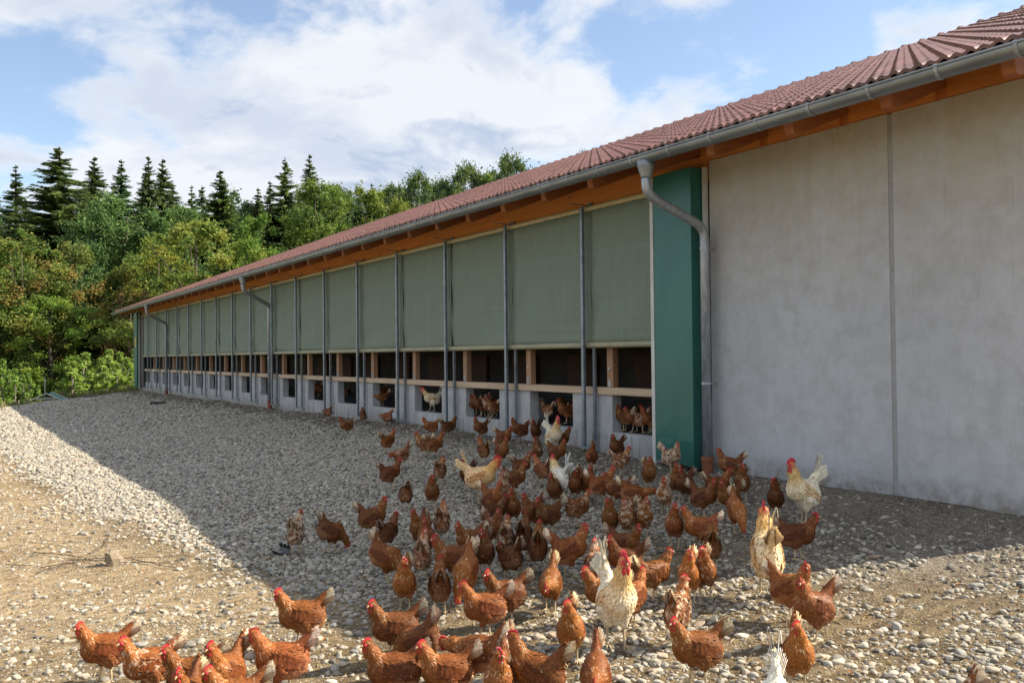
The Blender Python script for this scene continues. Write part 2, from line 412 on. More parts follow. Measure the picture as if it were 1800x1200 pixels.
# ------------------------------------------------------------------ terrain
def _hash(ix, iy, s):
    h = (ix.astype(np.int64) * 374761393 + iy.astype(np.int64) * 668265263 + s * 1442695041) & 0x7fffffff
    h = ((h ^ (h >> 13)) * 1274126177) & 0x7fffffff
    return ((h ^ (h >> 16)) & 0xffff) / 65535.0
def vn(x, y, s=0):
    x = np.asarray(x, float); y = np.asarray(y, float)
    ix = np.floor(x); iy = np.floor(y); fx = x - ix; fy = y - iy
    fx = fx * fx * (3 - 2 * fx); fy = fy * fy * (3 - 2 * fy)
    a, b, c, d = _hash(ix, iy, s), _hash(ix + 1, iy, s), _hash(ix, iy + 1, s), _hash(ix + 1, iy + 1, s)
    return (a * (1 - fx) + b * fx) * (1 - fy) + (c * (1 - fx) + d * fx) * fy
def fbm(x, y, o=4, s=0):
    r = 0; a = 0.5
    for i in range(o): r = r + a * (vn(np.asarray(x) * 2 ** i, np.asarray(y) * 2 ** i, s + i) - 0.5); a *= 0.5
    return r
def sstep(a, b, x):
    t = np.clip((np.asarray(x, float) - a) / (b - a), 0, 1); return t * t * (3 - 2 * t)
def crestY(X): return np.interp(X, [-40, -10, -2, 1.0, 2.4, 3.6, 7.1, 30], [26, 29, 32, 36, 39.5, 42, 42.4, 43])
def tz(X, Y):
    X = np.asarray(X, float); Y = np.asarray(Y, float)
    w = np.interp(Y, [-50, 3.5, 4.6, 6.8, 9.4, 14, 22, 41, 60], [-1.3, -1.30, -1.30, -1.33, -1.24, -1.28, -1.34, -1.44, -1.5])
    d = np.interp(X, [-60, -6, 0, 2, 4, 5, 6, 7.0, 8], [-0.45, -0.42, -0.40, -0.35, -0.27, -0.20, -0.10, 0, 0])
    z = w + d
    near = np.exp(-np.maximum(0, np.hypot(X - 3, Y - 8) - 25) / 30)
    z = z + near * (0.10 * fbm(X * 0.35, Y * 0.35, 3, 5) + 0.035 * fbm(X * 2.2, Y * 2.2, 4, 9))
    # loose earth heaped along the wall
    band = sstep(5.3, 6.5, X) * (1 - sstep(7.2, 7.6, X)) * sstep(8, 14, Y)
    z = z + band * 0.13 * fbm(X * 3.1, Y * 1.6, 4, 21)
    s = Y - crestY(X)
    z = z - sstep(-1.0, 9.0, s) * 1.15
    far = np.hypot(X, Y)
    z = z + 1.2 * fbm(X * 0.02, Y * 0.02, 3, 33) * sstep(60, 140, far)
    return z
def ground_hit(px, py):
    d = ray(px, py); t = 1.5 / max(-d[2], 1e-6)
    for _ in range(40):
        P = d * t; z = float(tz(P[0], P[1])); t *= 1 + 0.7 * (z / P[2] - 1)
    return d * t
# ------------------------------------------------------------------ ground sheet
def spaced(segs):
    o = []
    for a, b, st in segs: o.extend(np.arange(a, b, st))
    return np.array(o)
gx = np.concatenate([-np.geomspace(9, 900, 26)[::-1], spaced([(-8.6, -1.0, 0.3), (-1.0, 7.35, 0.075), (7.35, 12, 0.6)]), np.geomspace(12.5, 900, 24)])
gy = np.concatenate([-np.geomspace(4, 900, 16)[::-1], spaced([(-3, 1.6, 0.4), (1.6, 12, 0.07), (12, 26, 0.13), (26, 46, 0.26), (46, 70, 1.2)]), np.geomspace(72, 1800, 26)])
GX, GY = np.meshgrid(gx, gy); GZ = tz(GX, GY)
# keep the sheet below the barn floor
under = (GX > 7.16) & (GX < 25.2) & (GY > 2.8) & (GY < 41.5)
GZ = np.where(under, np.minimum(GZ, -1.45), GZ)
nv, nu = GX.shape
gv = np.stack([GX, GY, GZ], -1).reshape(-1, 3)
ii = (np.arange(nv - 1)[:, None] * nu + np.arange(nu - 1)[None]).ravel()
gf = np.stack([ii, ii + 1, ii + 1 + nu, ii + nu], -1)
ground = arrmesh('ground', gv, gf, 'ground', None, True)
tag(ground, kind='structure')
# soil zones: R = bare tan dirt, G = grey worked soil by the wall, B = meadow
def gravelX(Y): return np.interp(Y, [4, 5.5, 6.5, 8, 11, 20, 30, 42], [2.0, 2.0, 1.78, 1.42, 1.05, 0.55, 0.1, -0.8])
def zones(X, Y):
    w = fbm(X * 0.9, Y * 0.9, 4, 51) * 1.4
    tan = sstep(-0.25, 0.35, (gravelX(Y) - X) + w * 0.5)
    tan = tan * (1 - 0.75 * sstep(6.2, 5.0, Y + 0.2 * (X - 1) + w))
    grey = sstep(5.2, 6.2, X + w * 0.4) * sstep(5.5, 8, Y + 0 * X) + sstep(4.2, 5.6, X + w) * (1 - sstep(5.5, 8, Y))
    sh = sstep(4.0, 3.0, Y + 0.5 * (X - 4.6))
    grey = np.clip(grey, 0, 1) * (1 - 0.8 * sh)
    s = Y - crestY(X)
    g = sstep(0.2, 2.2, s + w) + sstep(9, 14, -X)
    return tan, grey, np.clip(g, 0, 1)
zt, zg, zm = zones(GX, GY)
at = ground.data.color_attributes.new('Mask', 'FLOAT_COLOR', 'POINT')
arr = np.ones((len(gv), 4), np.float32); arr[:, 0] = zt.ravel(); arr[:, 1] = zg.ravel(); arr[:, 2] = zm.ravel()
at.data.foreach_set('color', arr.ravel())

# ------------------------------------------------------------------ the barn
barn = empty('poultry_barn', (7.1, 2.73, -1.3))
tag(barn, 'long concrete poultry barn with red tiled roof and rolled-down green shade cloths', 'barn')
binv = Matrix.Translation((-7.1, -2.73, 1.3))
def fixp(o):  # children are modelled in world coordinates
    o.matrix_parent_inverse = binv; return o
def bp(name, mat, *b, bevel=0.0, parent=None):
    o = boxpart(name, mat, parent or barn, *b, bevel=bevel)
    if parent is None: fixp(o)
    return o
XW = 7.1; S = 1.87; NB = 17; SL = 0.40            # wall plane, bay, number of bays, roof slope
YE0, YE1 = 2.73, 41.6
# right-hand precast concrete panels with recessed joints
for i, (a, b) in enumerate([(YE0, 4.53), (4.575, 6.76)]):
    bp('wall_panel', 'concrete', XW, XW + 0.2, a, b, -1.7, 2.16, bevel=0.006)
bp('wall_joint', plain('joint_seal', (0.36, 0.355, 0.35), (0.30, 0.295, 0.29), 0.8, 0, 14, world_co=True), XW + 0.007, XW + 0.15, 4.532, 4.573, -1.7, 2.15)
# gables and rear, closing the volume
for (y0, y1) in ((YE0, YE0 + 0.2), (YE1 - 0.2, YE1)):
    m = MB(); pr = [(XW + 0.202, -1.7), (25.3, -1.7), (25.3, 2.25), (16.2, 5.83), (XW + 0.202, 2.21)]
    m.add([(x, y0, z) for x, z in pr] + [(x, y1, z) for x, z in pr], [(0, 1, 2, 3, 4), (9, 8, 7, 6, 5)] + [((i + 1) % 5, i, i + 5, (i + 1) % 5 + 5) for i in range(5)])
    fixp(m.build('gable_wall', 'concrete', barn))
bp('rear_wall', 'concrete', 25.1, 25.3, YE0 + .202, YE1 - .202, -1.7, 2.2)
# winter garden behind the shades
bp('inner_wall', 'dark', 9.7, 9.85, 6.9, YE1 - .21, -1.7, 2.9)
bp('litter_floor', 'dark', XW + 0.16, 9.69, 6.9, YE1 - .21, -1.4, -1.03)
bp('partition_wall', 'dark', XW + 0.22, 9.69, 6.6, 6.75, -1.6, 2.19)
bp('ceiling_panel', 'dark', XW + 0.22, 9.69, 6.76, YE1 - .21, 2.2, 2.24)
pn = bp('door_panel', 'panel_brown', 9.62, 9.695, 8.2, 9.05, -0.75, 0.0)
for k in range(1, 17): fixp(dup(pn, barn, S * k))
# base wall: plinth and the piers between the pop holes
bp('base_wall', 'base', XW, XW + 0.15, 6.765, YE1, -1.8, -1.0)
H0 = 7.45
pier = bp('wall_pier', 'base', XW, XW + 0.15, H0 + 1.035, H0 + S, -1.0, -0.522)
for k in range(1, NB): fixp(dup(pier, barn, S * k))
bp('wall_pier', 'base', XW, XW + 0.15, H0 + S * NB + 1.035, YE1 - 0.2, -1.0, -0.522)
bp('wall_pier', 'base', XW, XW + 0.15, 6.765, H0, -1.0, -0.522)
for a, b in ((6.8, 16.5), (16.505, 27.0), (27.005, 40.6)):
    bp('sill_board', 'sill_wood', XW - 0.035, XW + 0.12, a, b, -0.518, -0.425, bevel=0.004)
# timber posts with bolt and plate
tp = bp('timber_post', 'post_wood', XW + 0.03, XW + 0.12, 8.50, 8.62, -0.423, 1.95, bevel=0.003)
m = MB(); m.tube([(XW + 0.018, 8.56, -0.18), (XW + 0.03, 8.56, -0.18)], 0.022, 8)
bolt = m.build('bolt', 'galv', tp)
bpl = boxpart('bracket', 'galv', tp, XW + 0.022, XW + 0.03, 8.54, 8.59, -0.42, -0.32)
for k in range(1, NB): fixp(dup(tp, barn, S * k))
# guide channels, tubular posts and their brackets
m = MB()
for a, b in (((XW - 0.075, XW - 0.070), (8.745, 8.785)), ((XW - 0.070, XW - 0.042), (8.745, 8.750)), ((XW - 0.070, XW - 0.042), (8.780, 8.785))):
    m.box(*a, *b, -1.19, 0.12)
gr = fixp(m.build('guide_rail', 'steel', barn))
m = MB(); m.box(6.92, 6.968, 8.85, 8.898, -1.2, 1.93)
sp_ = fixp(m.build('shade_post', 'steel', barn, bevel=0.008))
m = MB(); m.box(6.90, 7.09, 8.74, 8.90, -1.212, -1.2); m.box(7.06, 7.098, 8.74, 8.80, -1.25, -1.212)
m.build('foot_bracket', 'galv', sp_)
m = MB(); m.tube([(6.74, 8.874, 1.975), (7.08, 8.874, 1.975)], 0.007, 6); m.box(6.935, 6.955, 8.862, 8.886, 1.93, 1.97); m.box(7.066, 7.079, 8.83, 8.93, 1.94, 2.01)
m.build('head_bracket', 'steel', sp_)
for k in range(1, NB):
    fixp(dup(gr, barn, S * k)); fixp(dup(sp_, barn, S * k))
# shade cloths with their cream rollers
def shade(y0, y1, sd):
    m = MB(); ny, nz = 14, 16; vs = []
    for j in range(nz + 1):
        for i in range(ny + 1):
            y = y0 + (y1 - y0) * i / ny; z = 0.125 + (1.90 - 0.125) * j / nz
            b = 0.014 * math.sin(i * 1.1 + sd) + 0.024 * math.sin(j * 0.9 + sd * 3 + i * 0.3) * (1 - j / nz) + 0.008 * math.sin(i * 2.3 + j * 0.8)
            vs.append((XW - 0.075 + b * 0.6, y, z))
    fs = [(j * (ny + 1) + i, (j + 1) * (ny + 1) + i, (j + 1) * (ny + 1) + i + 1, j * (ny + 1) + i + 1) for j in range(nz) for i in range(ny)]
    m.add(vs, fs)
    o = fixp(m.build('shade_cloth', 'shade', barn, smooth=True))
    sm = o.modifiers.new('solid', 'SOLIDIFY'); sm.thickness = 0.004
    m = MB(); m.tube([(XW - 0.08, y0 + .0, 0.125), (XW - 0.08, y1 - .0, 0.125)], 0.038, 12)
    m.build('roller', 'roller', o, smooth=False)
edges = [7.56] + [8.80 + S * k for k in range(NB)] + [40.15]
for k in range(len(edges) - 1): shade(edges[k] + 0.006, edges[k + 1] - 0.006, k * 1.7)
bp('top_batten', 'batten', XW - 0.10, XW - 0.02, 7.52, 40.3, 1.895, 1.935, bevel=0.004)
bp('batten_cap', 'roller', XW - 0.085, XW - 0.015, 7.52, 40.3, 1.937, 1.955)
for a, b in ((6.78, 13.6), (13.605, 24.9), (24.905, 33.0), (33.005, YE1)):
    bp('top_beam', 'beam', XW + 0.0, XW + 0.12, a, b, 1.957, 2.235, bevel=0.004)
# green sheet covers over the shade drives
def cover(y0, y1, nm='drive_cover'):
    m = MB(); x0, x1 = 6.88, XW - 0.01
    nz = 12; vs = []; prof = [(x1, y1), (x0, y1), (x0, (y0 + y1) / 2), (x0, y0), (x1, y0)]
    for j in range(nz + 1):
        z = -1.26 + 3.34 * j / nz
        for (x, y) in prof:
            b = 0.0
            if x == x0: b = 0.022 * math.exp(-j * 0.9) * (1 if y == (y0 + y1) / 2 else -0.3)
            vs.append((x + b, y, z + (0.03 * math.exp(-j) * (1 if y > y0 + 0.1 else -0.4) if x == x0 else 0)))
    n = len(prof)
    fs = [(j * n + i, j * n + i + 1, (j + 1) * n + i + 1, (j + 1) * n + i) for j in range(nz) for i in range(n - 1)]
    fs.append(tuple((nz) * n + i for i in range(n))); fs.append(tuple(reversed(range(n))))
    m.add(vs, fs); return fixp(m.build(nm, 'green_sheet', barn))
cover(6.83, 7.435); far_cover = cover(41.0, 41.75)
bp('cover_foot', 'white_trim', 6.93, 6.97, 6.86, 6.92, -1.30, -1.262)
m = MB(); m.box(6.868, 6.874, 41.08, 41.32, 0.55, 0.97); m.build('warning_label', 'yellow', far_cover)
bp('edge_trim', 'white_trim', 6.872, 6.90, 7.44, 7.492, -1.28, 2.06); bp('edge_trim', 'white_trim', 7.04, 7.098, 6.775, 6.812, -1.3, 2.09)
bp('edge_trim', 'white_trim', 6.95, 7.0, 40.95, 40.985, -1.3, 2.06)
bp('end_door', wood_mat('dark_door_wood', (0.075, 0.06, 0.05), (0.05, 0.04, 0.03), False, 2), 7.02, 7.09, 40.2, 40.94, -1.2, 2.0)
# rafters with rounded tails, resting on the wall
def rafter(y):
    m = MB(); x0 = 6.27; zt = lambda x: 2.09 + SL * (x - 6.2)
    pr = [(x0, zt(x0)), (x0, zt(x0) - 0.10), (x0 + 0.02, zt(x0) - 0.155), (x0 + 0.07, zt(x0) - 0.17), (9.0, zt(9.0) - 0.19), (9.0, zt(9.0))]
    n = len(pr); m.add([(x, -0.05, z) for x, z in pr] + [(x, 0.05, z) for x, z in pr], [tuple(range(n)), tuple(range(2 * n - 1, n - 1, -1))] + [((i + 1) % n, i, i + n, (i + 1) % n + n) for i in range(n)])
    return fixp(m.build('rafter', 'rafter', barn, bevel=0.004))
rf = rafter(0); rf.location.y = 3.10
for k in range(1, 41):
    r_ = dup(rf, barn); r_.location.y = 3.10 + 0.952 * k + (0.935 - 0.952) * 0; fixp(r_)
# blocking boards between rafters above the concrete panels
for k in range(4):
    y0 = 3.10 + 0.952 * k
    bp('blocking_board', 'beam', XW - 0.03, XW + 0.02, y0 + 0.053, y0 + 0.899, 2.163, 2.33)
bp('wall_plate', 'beam', XW + 0.012, XW + 0.16, 2.95, 6.76, 2.163, 2.262)
# roof boarding, rear slope, tiles, ridge
YR0, YR1 = 2.66, 42.35
def slab(nm, mat, x0, x1, zf, th):
    m = MB(); vs = [(x, y, zf(x) + dz) for dz in (0, th) for y in (YR0 + .01, YR1 - .01) for x in (x0, x1)]
    m.add(vs, [(0, 2, 3, 1), (4, 5, 7, 6), (0, 1, 5, 4), (2, 6, 7, 3), (0, 4, 6, 2), (1, 3, 7, 5)]); return fixp(m.build(nm, mat, barn))
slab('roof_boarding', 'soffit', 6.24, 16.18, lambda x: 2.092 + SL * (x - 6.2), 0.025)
slab('rear_roof_slope', 'tile', 16.2, 26.2, lambda x: 6.13 - SL * (x - 16.2), 0.04)
TX, TY = 0.3226, 0.2
ZT = lambda x: 2.158 + SL * (x - 6.2)
def tile_mesh():
    prof = [(0.0, 0.0), (0.014, 0.020), (0.036, 0.034), (0.058, 0.028), (0.080, 0.006), (0.10, 0.0), (0.122, 0.010), (0.142, 0.022), (0.164, 0.018), (0.182, 0.004), (0.197, -0.002)]
    vs = []; n = len(prof); L = TX + 0.03
    for (dx, lift) in ((-0.02, 0.030), (L - 0.02, 0.0)):
        for (y, z) in prof: vs.append((dx, y, z + lift + SL * dx))
    for (y, z) in prof: vs.append((-0.0205, y, z + 0.030 + SL * -0.02))
    for (y, z) in prof: vs.append((-0.0145, y, z - 0.002 + SL * -0.02))
    fs = [(i, i + n, i + n + 1, i + 1) for i in range(n - 1)] + [(i + 2 * n, i + 1 + 2 * n, i + 1 + 3 * n, i + 3 * n) for i in range(n - 1)]
    return np.array(vs), np.array(fs)
tv, tf = tile_mesh()
tme = arrmesh('roof_tile', tv, tf, 'tile', None, True, parent=False)
rows, colsn = 31, int((YR1 - YR0) / TY)
spots = []
for r in range(rows):
    for c in range(colsn):
        x = 6.17 + TX * r; y = YR0 + TY * c
        p = RC.T @ np.array([x + .15, y + .1, ZT(x)])
        u = 900 + F * p[0] / -p[2]; v_ = 600 - F * p[1] / -p[2]
        vis = -10 < u < 1810 and v_ > -10 and p[2] < 0
        spots.append((((p ** 2).sum() ** .5) if vis else 1e6, x, y))
spots.sort()
near = spots[:290]
for _, x, y in near:
    o = bpy.data.objects.new('roof_tile', tme); COL.objects.link(o); o.parent = barn; fixp(o)
    o.location = (x, y, ZT(x)); o.rotation_euler = (R.uniform(-.006, .006), R.uniform(-.008, .008), R.uniform(-.006, .006))
rest = np.array([(x, y, ZT(x)) for _, x, y in spots[290:]])
jit = N.uniform(-0.003, 0.003, (len(rest), 3))
rv = (tv[None] + (rest + jit)[:, None]).reshape(-1, 3); rf_ = (tf[None] + (np.arange(len(rest)) * len(tv))[:, None, None]).reshape(-1, 4)
o = arrmesh('roof_tiles', rv, rf_, 'tile', None, True, parent=barn); fixp(o); o['kind'] = 'stuff'
# ridge tiles
rd = MB(); L = 0.40
for i, (yy, rr) in enumerate(((0, 0.098), (0.035, 0.098), (0.04, 0.080), (L + .02, 0.070))): pass
def ridge_mesh():
    m = MB(); rs = [(0, 0.118), (0.05, 0.125), (0.055, 0.088), (0.40, 0.078)]; n = 7; vs = []
    for (y, r) in rs:
        for k in range(n):
            t = math.radians(-5 + 190 * k / (n - 1)); vs.append((math.cos(t) * r * 1.25, y, math.sin(t) * r))
    m.add(vs, [(i * n + k, i * n + k + 1, (i + 1) * n + k + 1, (i + 1) * n + k) for i in range(3) for k in range(n - 1)] + [tuple(range(n))])
    return m
rt = fixp(ridge_mesh().build('ridge_tile', 'tile', barn, smooth=False)); rt.location = (16.2, YR0, 6.11)
for k in range(1, int((YR1 - YR0) / 0.385)):
    c = dup(rt, barn); c.location.y = YR0 + 0.385 * k; fixp(c)
# verge boards
for y0 in (YR0 - 0.03, YR1 - 0.0):
    m = MB(); vs = [(x, y, z) for y in (y0, y0 + 0.028) for x, z in ((6.22, 2.03), (16.2, 6.03), (16.2, 6.19), (6.22, 2.19))]
    m.add(vs, [(0, 1, 2, 3), (7, 6, 5, 4), (0, 4, 5, 1), (1, 5, 6, 2), (2, 6, 7, 3), (3, 7, 4, 0)]); fixp(m.build('verge_board', 'tile', barn))
# gutter: half-round zinc with a rolled front bead and straps
def gutter():
    m = MB(); r, xc, zc = 0.078, 6.105, 2.085; n = 12; ys = [2.66, 42.5]; vs = []
    for y in ys:
        for k in range(n + 1):
            t = math.pi + math.pi * k / n; vs.append((xc + r * math.cos(t), y, zc + r * math.sin(t)))
        for k in range(n, -1, -1):
            t = math.pi + math.pi * k / n; vs.append((xc + (r - .004) * math.cos(t), y, zc + (r - .004) * math.sin(t)))
    q = 2 * (n + 1); m.add(vs, [(k, (k + 1) % q, q + (k + 1) % q, q + k) for k in range(q)])
    m.tube([(xc - r, 2.66, zc + 0.004), (xc - r, 42.5, zc + 0.004)], 0.010, 8)
    for y in ys: m.add([(xc + r * math.cos(math.pi + math.pi * k / n), y, zc + r * math.sin(math.pi + math.pi * k / n)) for k in range(n + 1)], [tuple(range(n + 1))])
    g = fixp(m.build('gutter', 'zinc', barn, smooth=False))
    for p in g.data.polygons: p.use_smooth = len(p.vertices) == 4
    st = MB(); n = 10; vs = []
    for yy in (-0.014, 0.014):
        for k in range(n + 1):
            t = math.pi - 0.25 + (math.pi + 0.4) * k / n; vs.append((xc + (r + .005) * math.cos(t), yy, zc + (r + .005) * math.sin(t)))
    st.add(vs, [(k, k + 1, n + 2 + k, n + 1 + k) for k in range(n)])
    s0 = st.build('gutter_strap', 'galv', g); s0.location.y = 2.93
    for k in range(1, 70):
        c = s0.copy(); COL.objects.link(c); c.parent = g; c.location.y = 2.93 + 0.562 * k
gutter()
# downpipes
def downpipe(y, y2=None):
    y2 = y2 or y; m = MB(); x0, x1 = 6.105, 6.955
    def arc(a, b, c, n=6):
        a, b, c = map(np.array, (a, b, c)); return [tuple((1 - t) ** 2 * a + 2 * t * (1 - t) * b + t * t * c) for t in np.linspace(0, 1, n)]
    pts = [(x0, y, 1.90)] + arc((x0, y, 1.80), (x0, y, 1.685), (x0 + 0.12, y + (y2 - y) * .1, 1.64)) + arc((x1 - 0.14, y2 - (y2 - y) * .1, 1.435), (x1, y2, 1.39), (x1, y2, 1.27)) + [(x1, y2, -1.16)]
    m.tube(pts, 0.052, 16)
    o = fixp(m.build('downpipe', 'galv', barn, smooth=True))
    m = MB(); m.tube([(x0, y, 2.03), (x0, y, 1.97), (x0, y, 1.87), (x0, y, 1.845)], [0.098, 0.092, 0.060, 0.056], 16); m.build('outlet', 'zinc', o, smooth=True)
    for z in (1.16, 0.0 if y > 10 else -0.33):
        m = MB(); m.tube([(x1, y2, z - .012), (x1, y2, z + .012)], 0.058, 16); m.tube([(x1 + .05, y2 - .03, z), (x1 + 0.15, y2 - .03, z)], 0.007, 6); m.build('pipe_clip', 'galv', o)
    m = MB(); m.tube([(x1, y2, -1.45), (x1, y2, -1.185), (x1, y2, -1.18), (x1, y2, -1.13)], [0.062, 0.062, 0.070, 0.070], 16); m.build('pipe_socket', 'clay', o)
downpipe(6.70); downpipe(21.6, 22.2); downpipe(34.3, 35.1)
# ------------------------------------------------------------------ river gravel
def pebble_mesh(seed, name, sub=2):
    import bmesh
    r = np.random.RandomState(seed); bm = bmesh.new(); bmesh.ops.create_icosphere(bm, subdivisions=sub, radius=0.5)
    a = r.uniform(-1, 1, (5, 3)); ph = r.uniform(0, 6, 5)
    ax = np.array([1.0, r.uniform(0.62, 0.88), r.uniform(0.42, 0.68)])
    cuts = r.normal(size=(9, 3)); cuts /= np.linalg.norm(cuts, axis=1)[:, None]; lim = r.uniform(.28, .46, 9)
    for v in bm.verts:
        p = np.array(v.co); d = 1 + 0.07 * sum(math.sin(3.2 * (p @ a[i]) * 2 + ph[i]) for i in range(5)) * 0.8
        p = np.sign(p) * np.abs(p * 2) ** r.uniform(.70, .9) / 2 * d * (1 + .10 * np.sign(p @ a[0] - .12))
        for i in range(9):
            e_ = cuts[i] @ p
            if e_ > lim[i]: p = p - cuts[i] * (e_ - lim[i]) * .85
        v.co = p * ax
    me = bpy.data.meshes.new(name); bm.to_mesh(me); bm.free()
    me.polygons.foreach_set('use_smooth', [True] * len(me.polygons)); return me
def cam_uvz(P):
    p = P @ RC; return 900 + F * p[:, 0] / -p[:, 2], 600 - F * p[:, 1] / -p[:, 2], -p[:, 2]
def scatter(x0, x1, y0, y1, sp):
    xs = np.arange(x0, x1, sp); ys = np.arange(y0, y1, sp * 0.82)
    X, Y = np.meshgrid(xs, ys); X = X + (np.arange(len(ys)) % 2)[:, None] * sp / 2
    X = X + N.uniform(-.46, .46, X.shape) * sp; Y = Y + N.uniform(-.46, .46, Y.shape) * sp
    return X.ravel(), Y.ravel()
def dens_at(X, Y):
    n1 = fbm(X * 1.3, Y * 1.3, 4, 71) * 2; n2 = fbm(X * 4.5, Y * 4.5, 3, 77) * 2
    d = sstep(-0.15, 0.45, (X - gravelX(Y)) + 0.5 * n1)
    d = 0.10 + 0.90 * d
    bare = sstep(-0.1, 0.5, -n1 * 1.4 + n2 * .6)                    # patches of trodden soil
    near = sstep(6.8, 5.0, Y + 0.25 * (X - 2))
    d = d * (1 - 0.36 * near - 0.62 * near * bare) + near * 0.24 * (d < .4)
    wall = sstep(5.9, 6.7, X + 0.5 * n1); d = d * (1 - 0.82 * wall)
    rt = sstep(4.2, 5.6, X + 0.6 * n1) * sstep(8.5, 5.5, Y) * sstep(3.5, 4.6, Y + .5 * (X - 5)); d = d * (1 - 0.6 * rt)
    return np.clip(d, 0, 1)
GP = []
for (y0, y1, sp, smin, smax) in ((1.4, 7.0, 0.033, 0.018, 0.066), (7.0, 13.0, 0.038, 0.028, 0.068), (13.0, 22.0, 0.052, 0.045, 0.082), (22.0, 42.3, 0.085, 0.07, 0.12)):
    X, Y = scatter(-2.2 if y0 < 13 else -1.4, 7.04, y0, y1, sp)
    Z = tz(X, Y); P = np.stack([X, Y, Z], -1)
    u, v, zc_ = cam_uvz(P)
    k = (zc_ > 0.5) & (u > -60) & (u < 1860) & (v < 1290) & (N.rand(len(X)) < dens_at(X, Y)) & (Y < crestY(X) + 0.4)
    P = P[k]; n = len(P)
    s = smin + (smax - smin) * N.rand(n) ** 1.6
    if y0 < 7: s = s * (1 + 0.30 * (N.rand(n) < .06))
    GP.append(np.c_[P, s])
# fine grit pressed into the soil
X, Y = scatter(-1.6, 6.9, 1.4, 11.0, 0.030); nn1 = fbm(X * 2.1, Y * 2.1, 3, 88)
Z = tz(X, Y); P = np.stack([X, Y, Z], -1); u, v, zc_ = cam_uvz(P)
k = (zc_ > .5) & (u > -20) & (u < 1820) & (v < 1240) & (N.rand(len(X)) < .5 + nn1)
P = P[k]; GP.append(np.c_[P, N.uniform(.007, .019, len(P))])
GP = np.concatenate(GP)
# sunk a little, lying flat
GP[:, 2] += GP[:, 3] * N.uniform(-0.12, 0.12, len(GP))
big_i = np.argsort(np.linalg.norm(GP[:, :3], axis=1) / GP[:, 3])
u, v, _ = cam_uvz(GP[:, :3]); vis = (u > 0) & (u < 1800) & (v < 1200)
big_i = [i for i in big_i if vis[i]][:280]
mask = np.ones(len(GP), bool); mask[big_i] = False
protos = [pebble_mesh(100 + i, 'pebble_form', 3) for i in range(9)]
near_meshes = [pebble_mesh(200 + i, 'stone', 3) for i in range(8)]
for m_ in near_meshes: m_.materials.append(M['stone'])
for i in big_i:
    x, y, z, s = GP[i]; o = bpy.data.objects.new('stone', R.choice(near_meshes)); COL.objects.link(o); o.parent = ground
    o.location = (x, y, z); s *= 1.05; o.scale = (s, s, s * R.uniform(.8, 1.1)); o.rotation_euler = (R.uniform(-.2, .2), R.uniform(-.2, .2), R.uniform(0, 6.28))
pc = bpy.data.collections.new('pebble_forms')
for i, me in enumerate(protos):
    me.materials.append(M['pebble']); o = bpy.data.objects.new('pebble_form', me); pc.objects.link(o)
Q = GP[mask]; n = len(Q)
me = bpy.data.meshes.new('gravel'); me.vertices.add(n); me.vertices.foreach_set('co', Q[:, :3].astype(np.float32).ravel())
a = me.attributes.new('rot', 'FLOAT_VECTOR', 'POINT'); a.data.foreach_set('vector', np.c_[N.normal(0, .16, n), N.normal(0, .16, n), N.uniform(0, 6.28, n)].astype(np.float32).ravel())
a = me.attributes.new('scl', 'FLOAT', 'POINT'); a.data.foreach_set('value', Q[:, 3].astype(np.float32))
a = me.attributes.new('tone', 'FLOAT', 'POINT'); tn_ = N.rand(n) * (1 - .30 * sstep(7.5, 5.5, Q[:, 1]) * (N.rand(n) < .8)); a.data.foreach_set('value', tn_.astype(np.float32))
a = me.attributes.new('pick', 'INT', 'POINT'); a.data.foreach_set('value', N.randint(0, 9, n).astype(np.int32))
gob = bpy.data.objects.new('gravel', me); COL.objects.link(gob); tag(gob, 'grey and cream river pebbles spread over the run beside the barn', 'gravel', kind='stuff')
g = bpy.data.node_groups.new('scatter_pebbles', 'GeometryNodeTree')
g.interface.new_socket('Geometry', in_out='INPUT', socket_type='NodeSocketGeometry'); g.interface.new_socket('Geometry', in_out='OUTPUT', socket_type='NodeSocketGeometry')
gi, go = g.nodes.new('NodeGroupInput'), g.nodes.new('NodeGroupOutput')
ip = g.nodes.new('GeometryNodeInstanceOnPoints'); ci = g.nodes.new('GeometryNodeCollectionInfo')
ci.inputs['Collection'].default_value = pc; ci.inputs['Separate Children'].default_value = True; ci.inputs['Reset Children'].default_value = True
def na(nm, ty):
    x = g.nodes.new('GeometryNodeInputNamedAttribute'); x.data_type = ty; x.inputs['Name'].default_value = nm; return [s for s in x.outputs if s.enabled and s.name == 'Attribute'][0]
e2r = g.nodes.new('FunctionNodeEulerToRotation')
g.links.new(na('rot', 'FLOAT_VECTOR'), e2r.inputs[0])
g.links.new(gi.outputs[0], ip.inputs['Points']); g.links.new(ci.outputs[0], ip.inputs['Instance']); ip.inputs['Pick Instance'].default_value = True
g.links.new(na('pick', 'INT'), ip.inputs['Instance Index']); g.links.new(e2r.outputs[0], ip.inputs['Rotation']); g.links.new(na('scl', 'FLOAT'), ip.inputs['Scale'])
g.links.new(ip.outputs[0], go.inputs[0])
md = gob.modifiers.new('scatter', 'NODES'); md.node_group = g
print('pebbles', n)
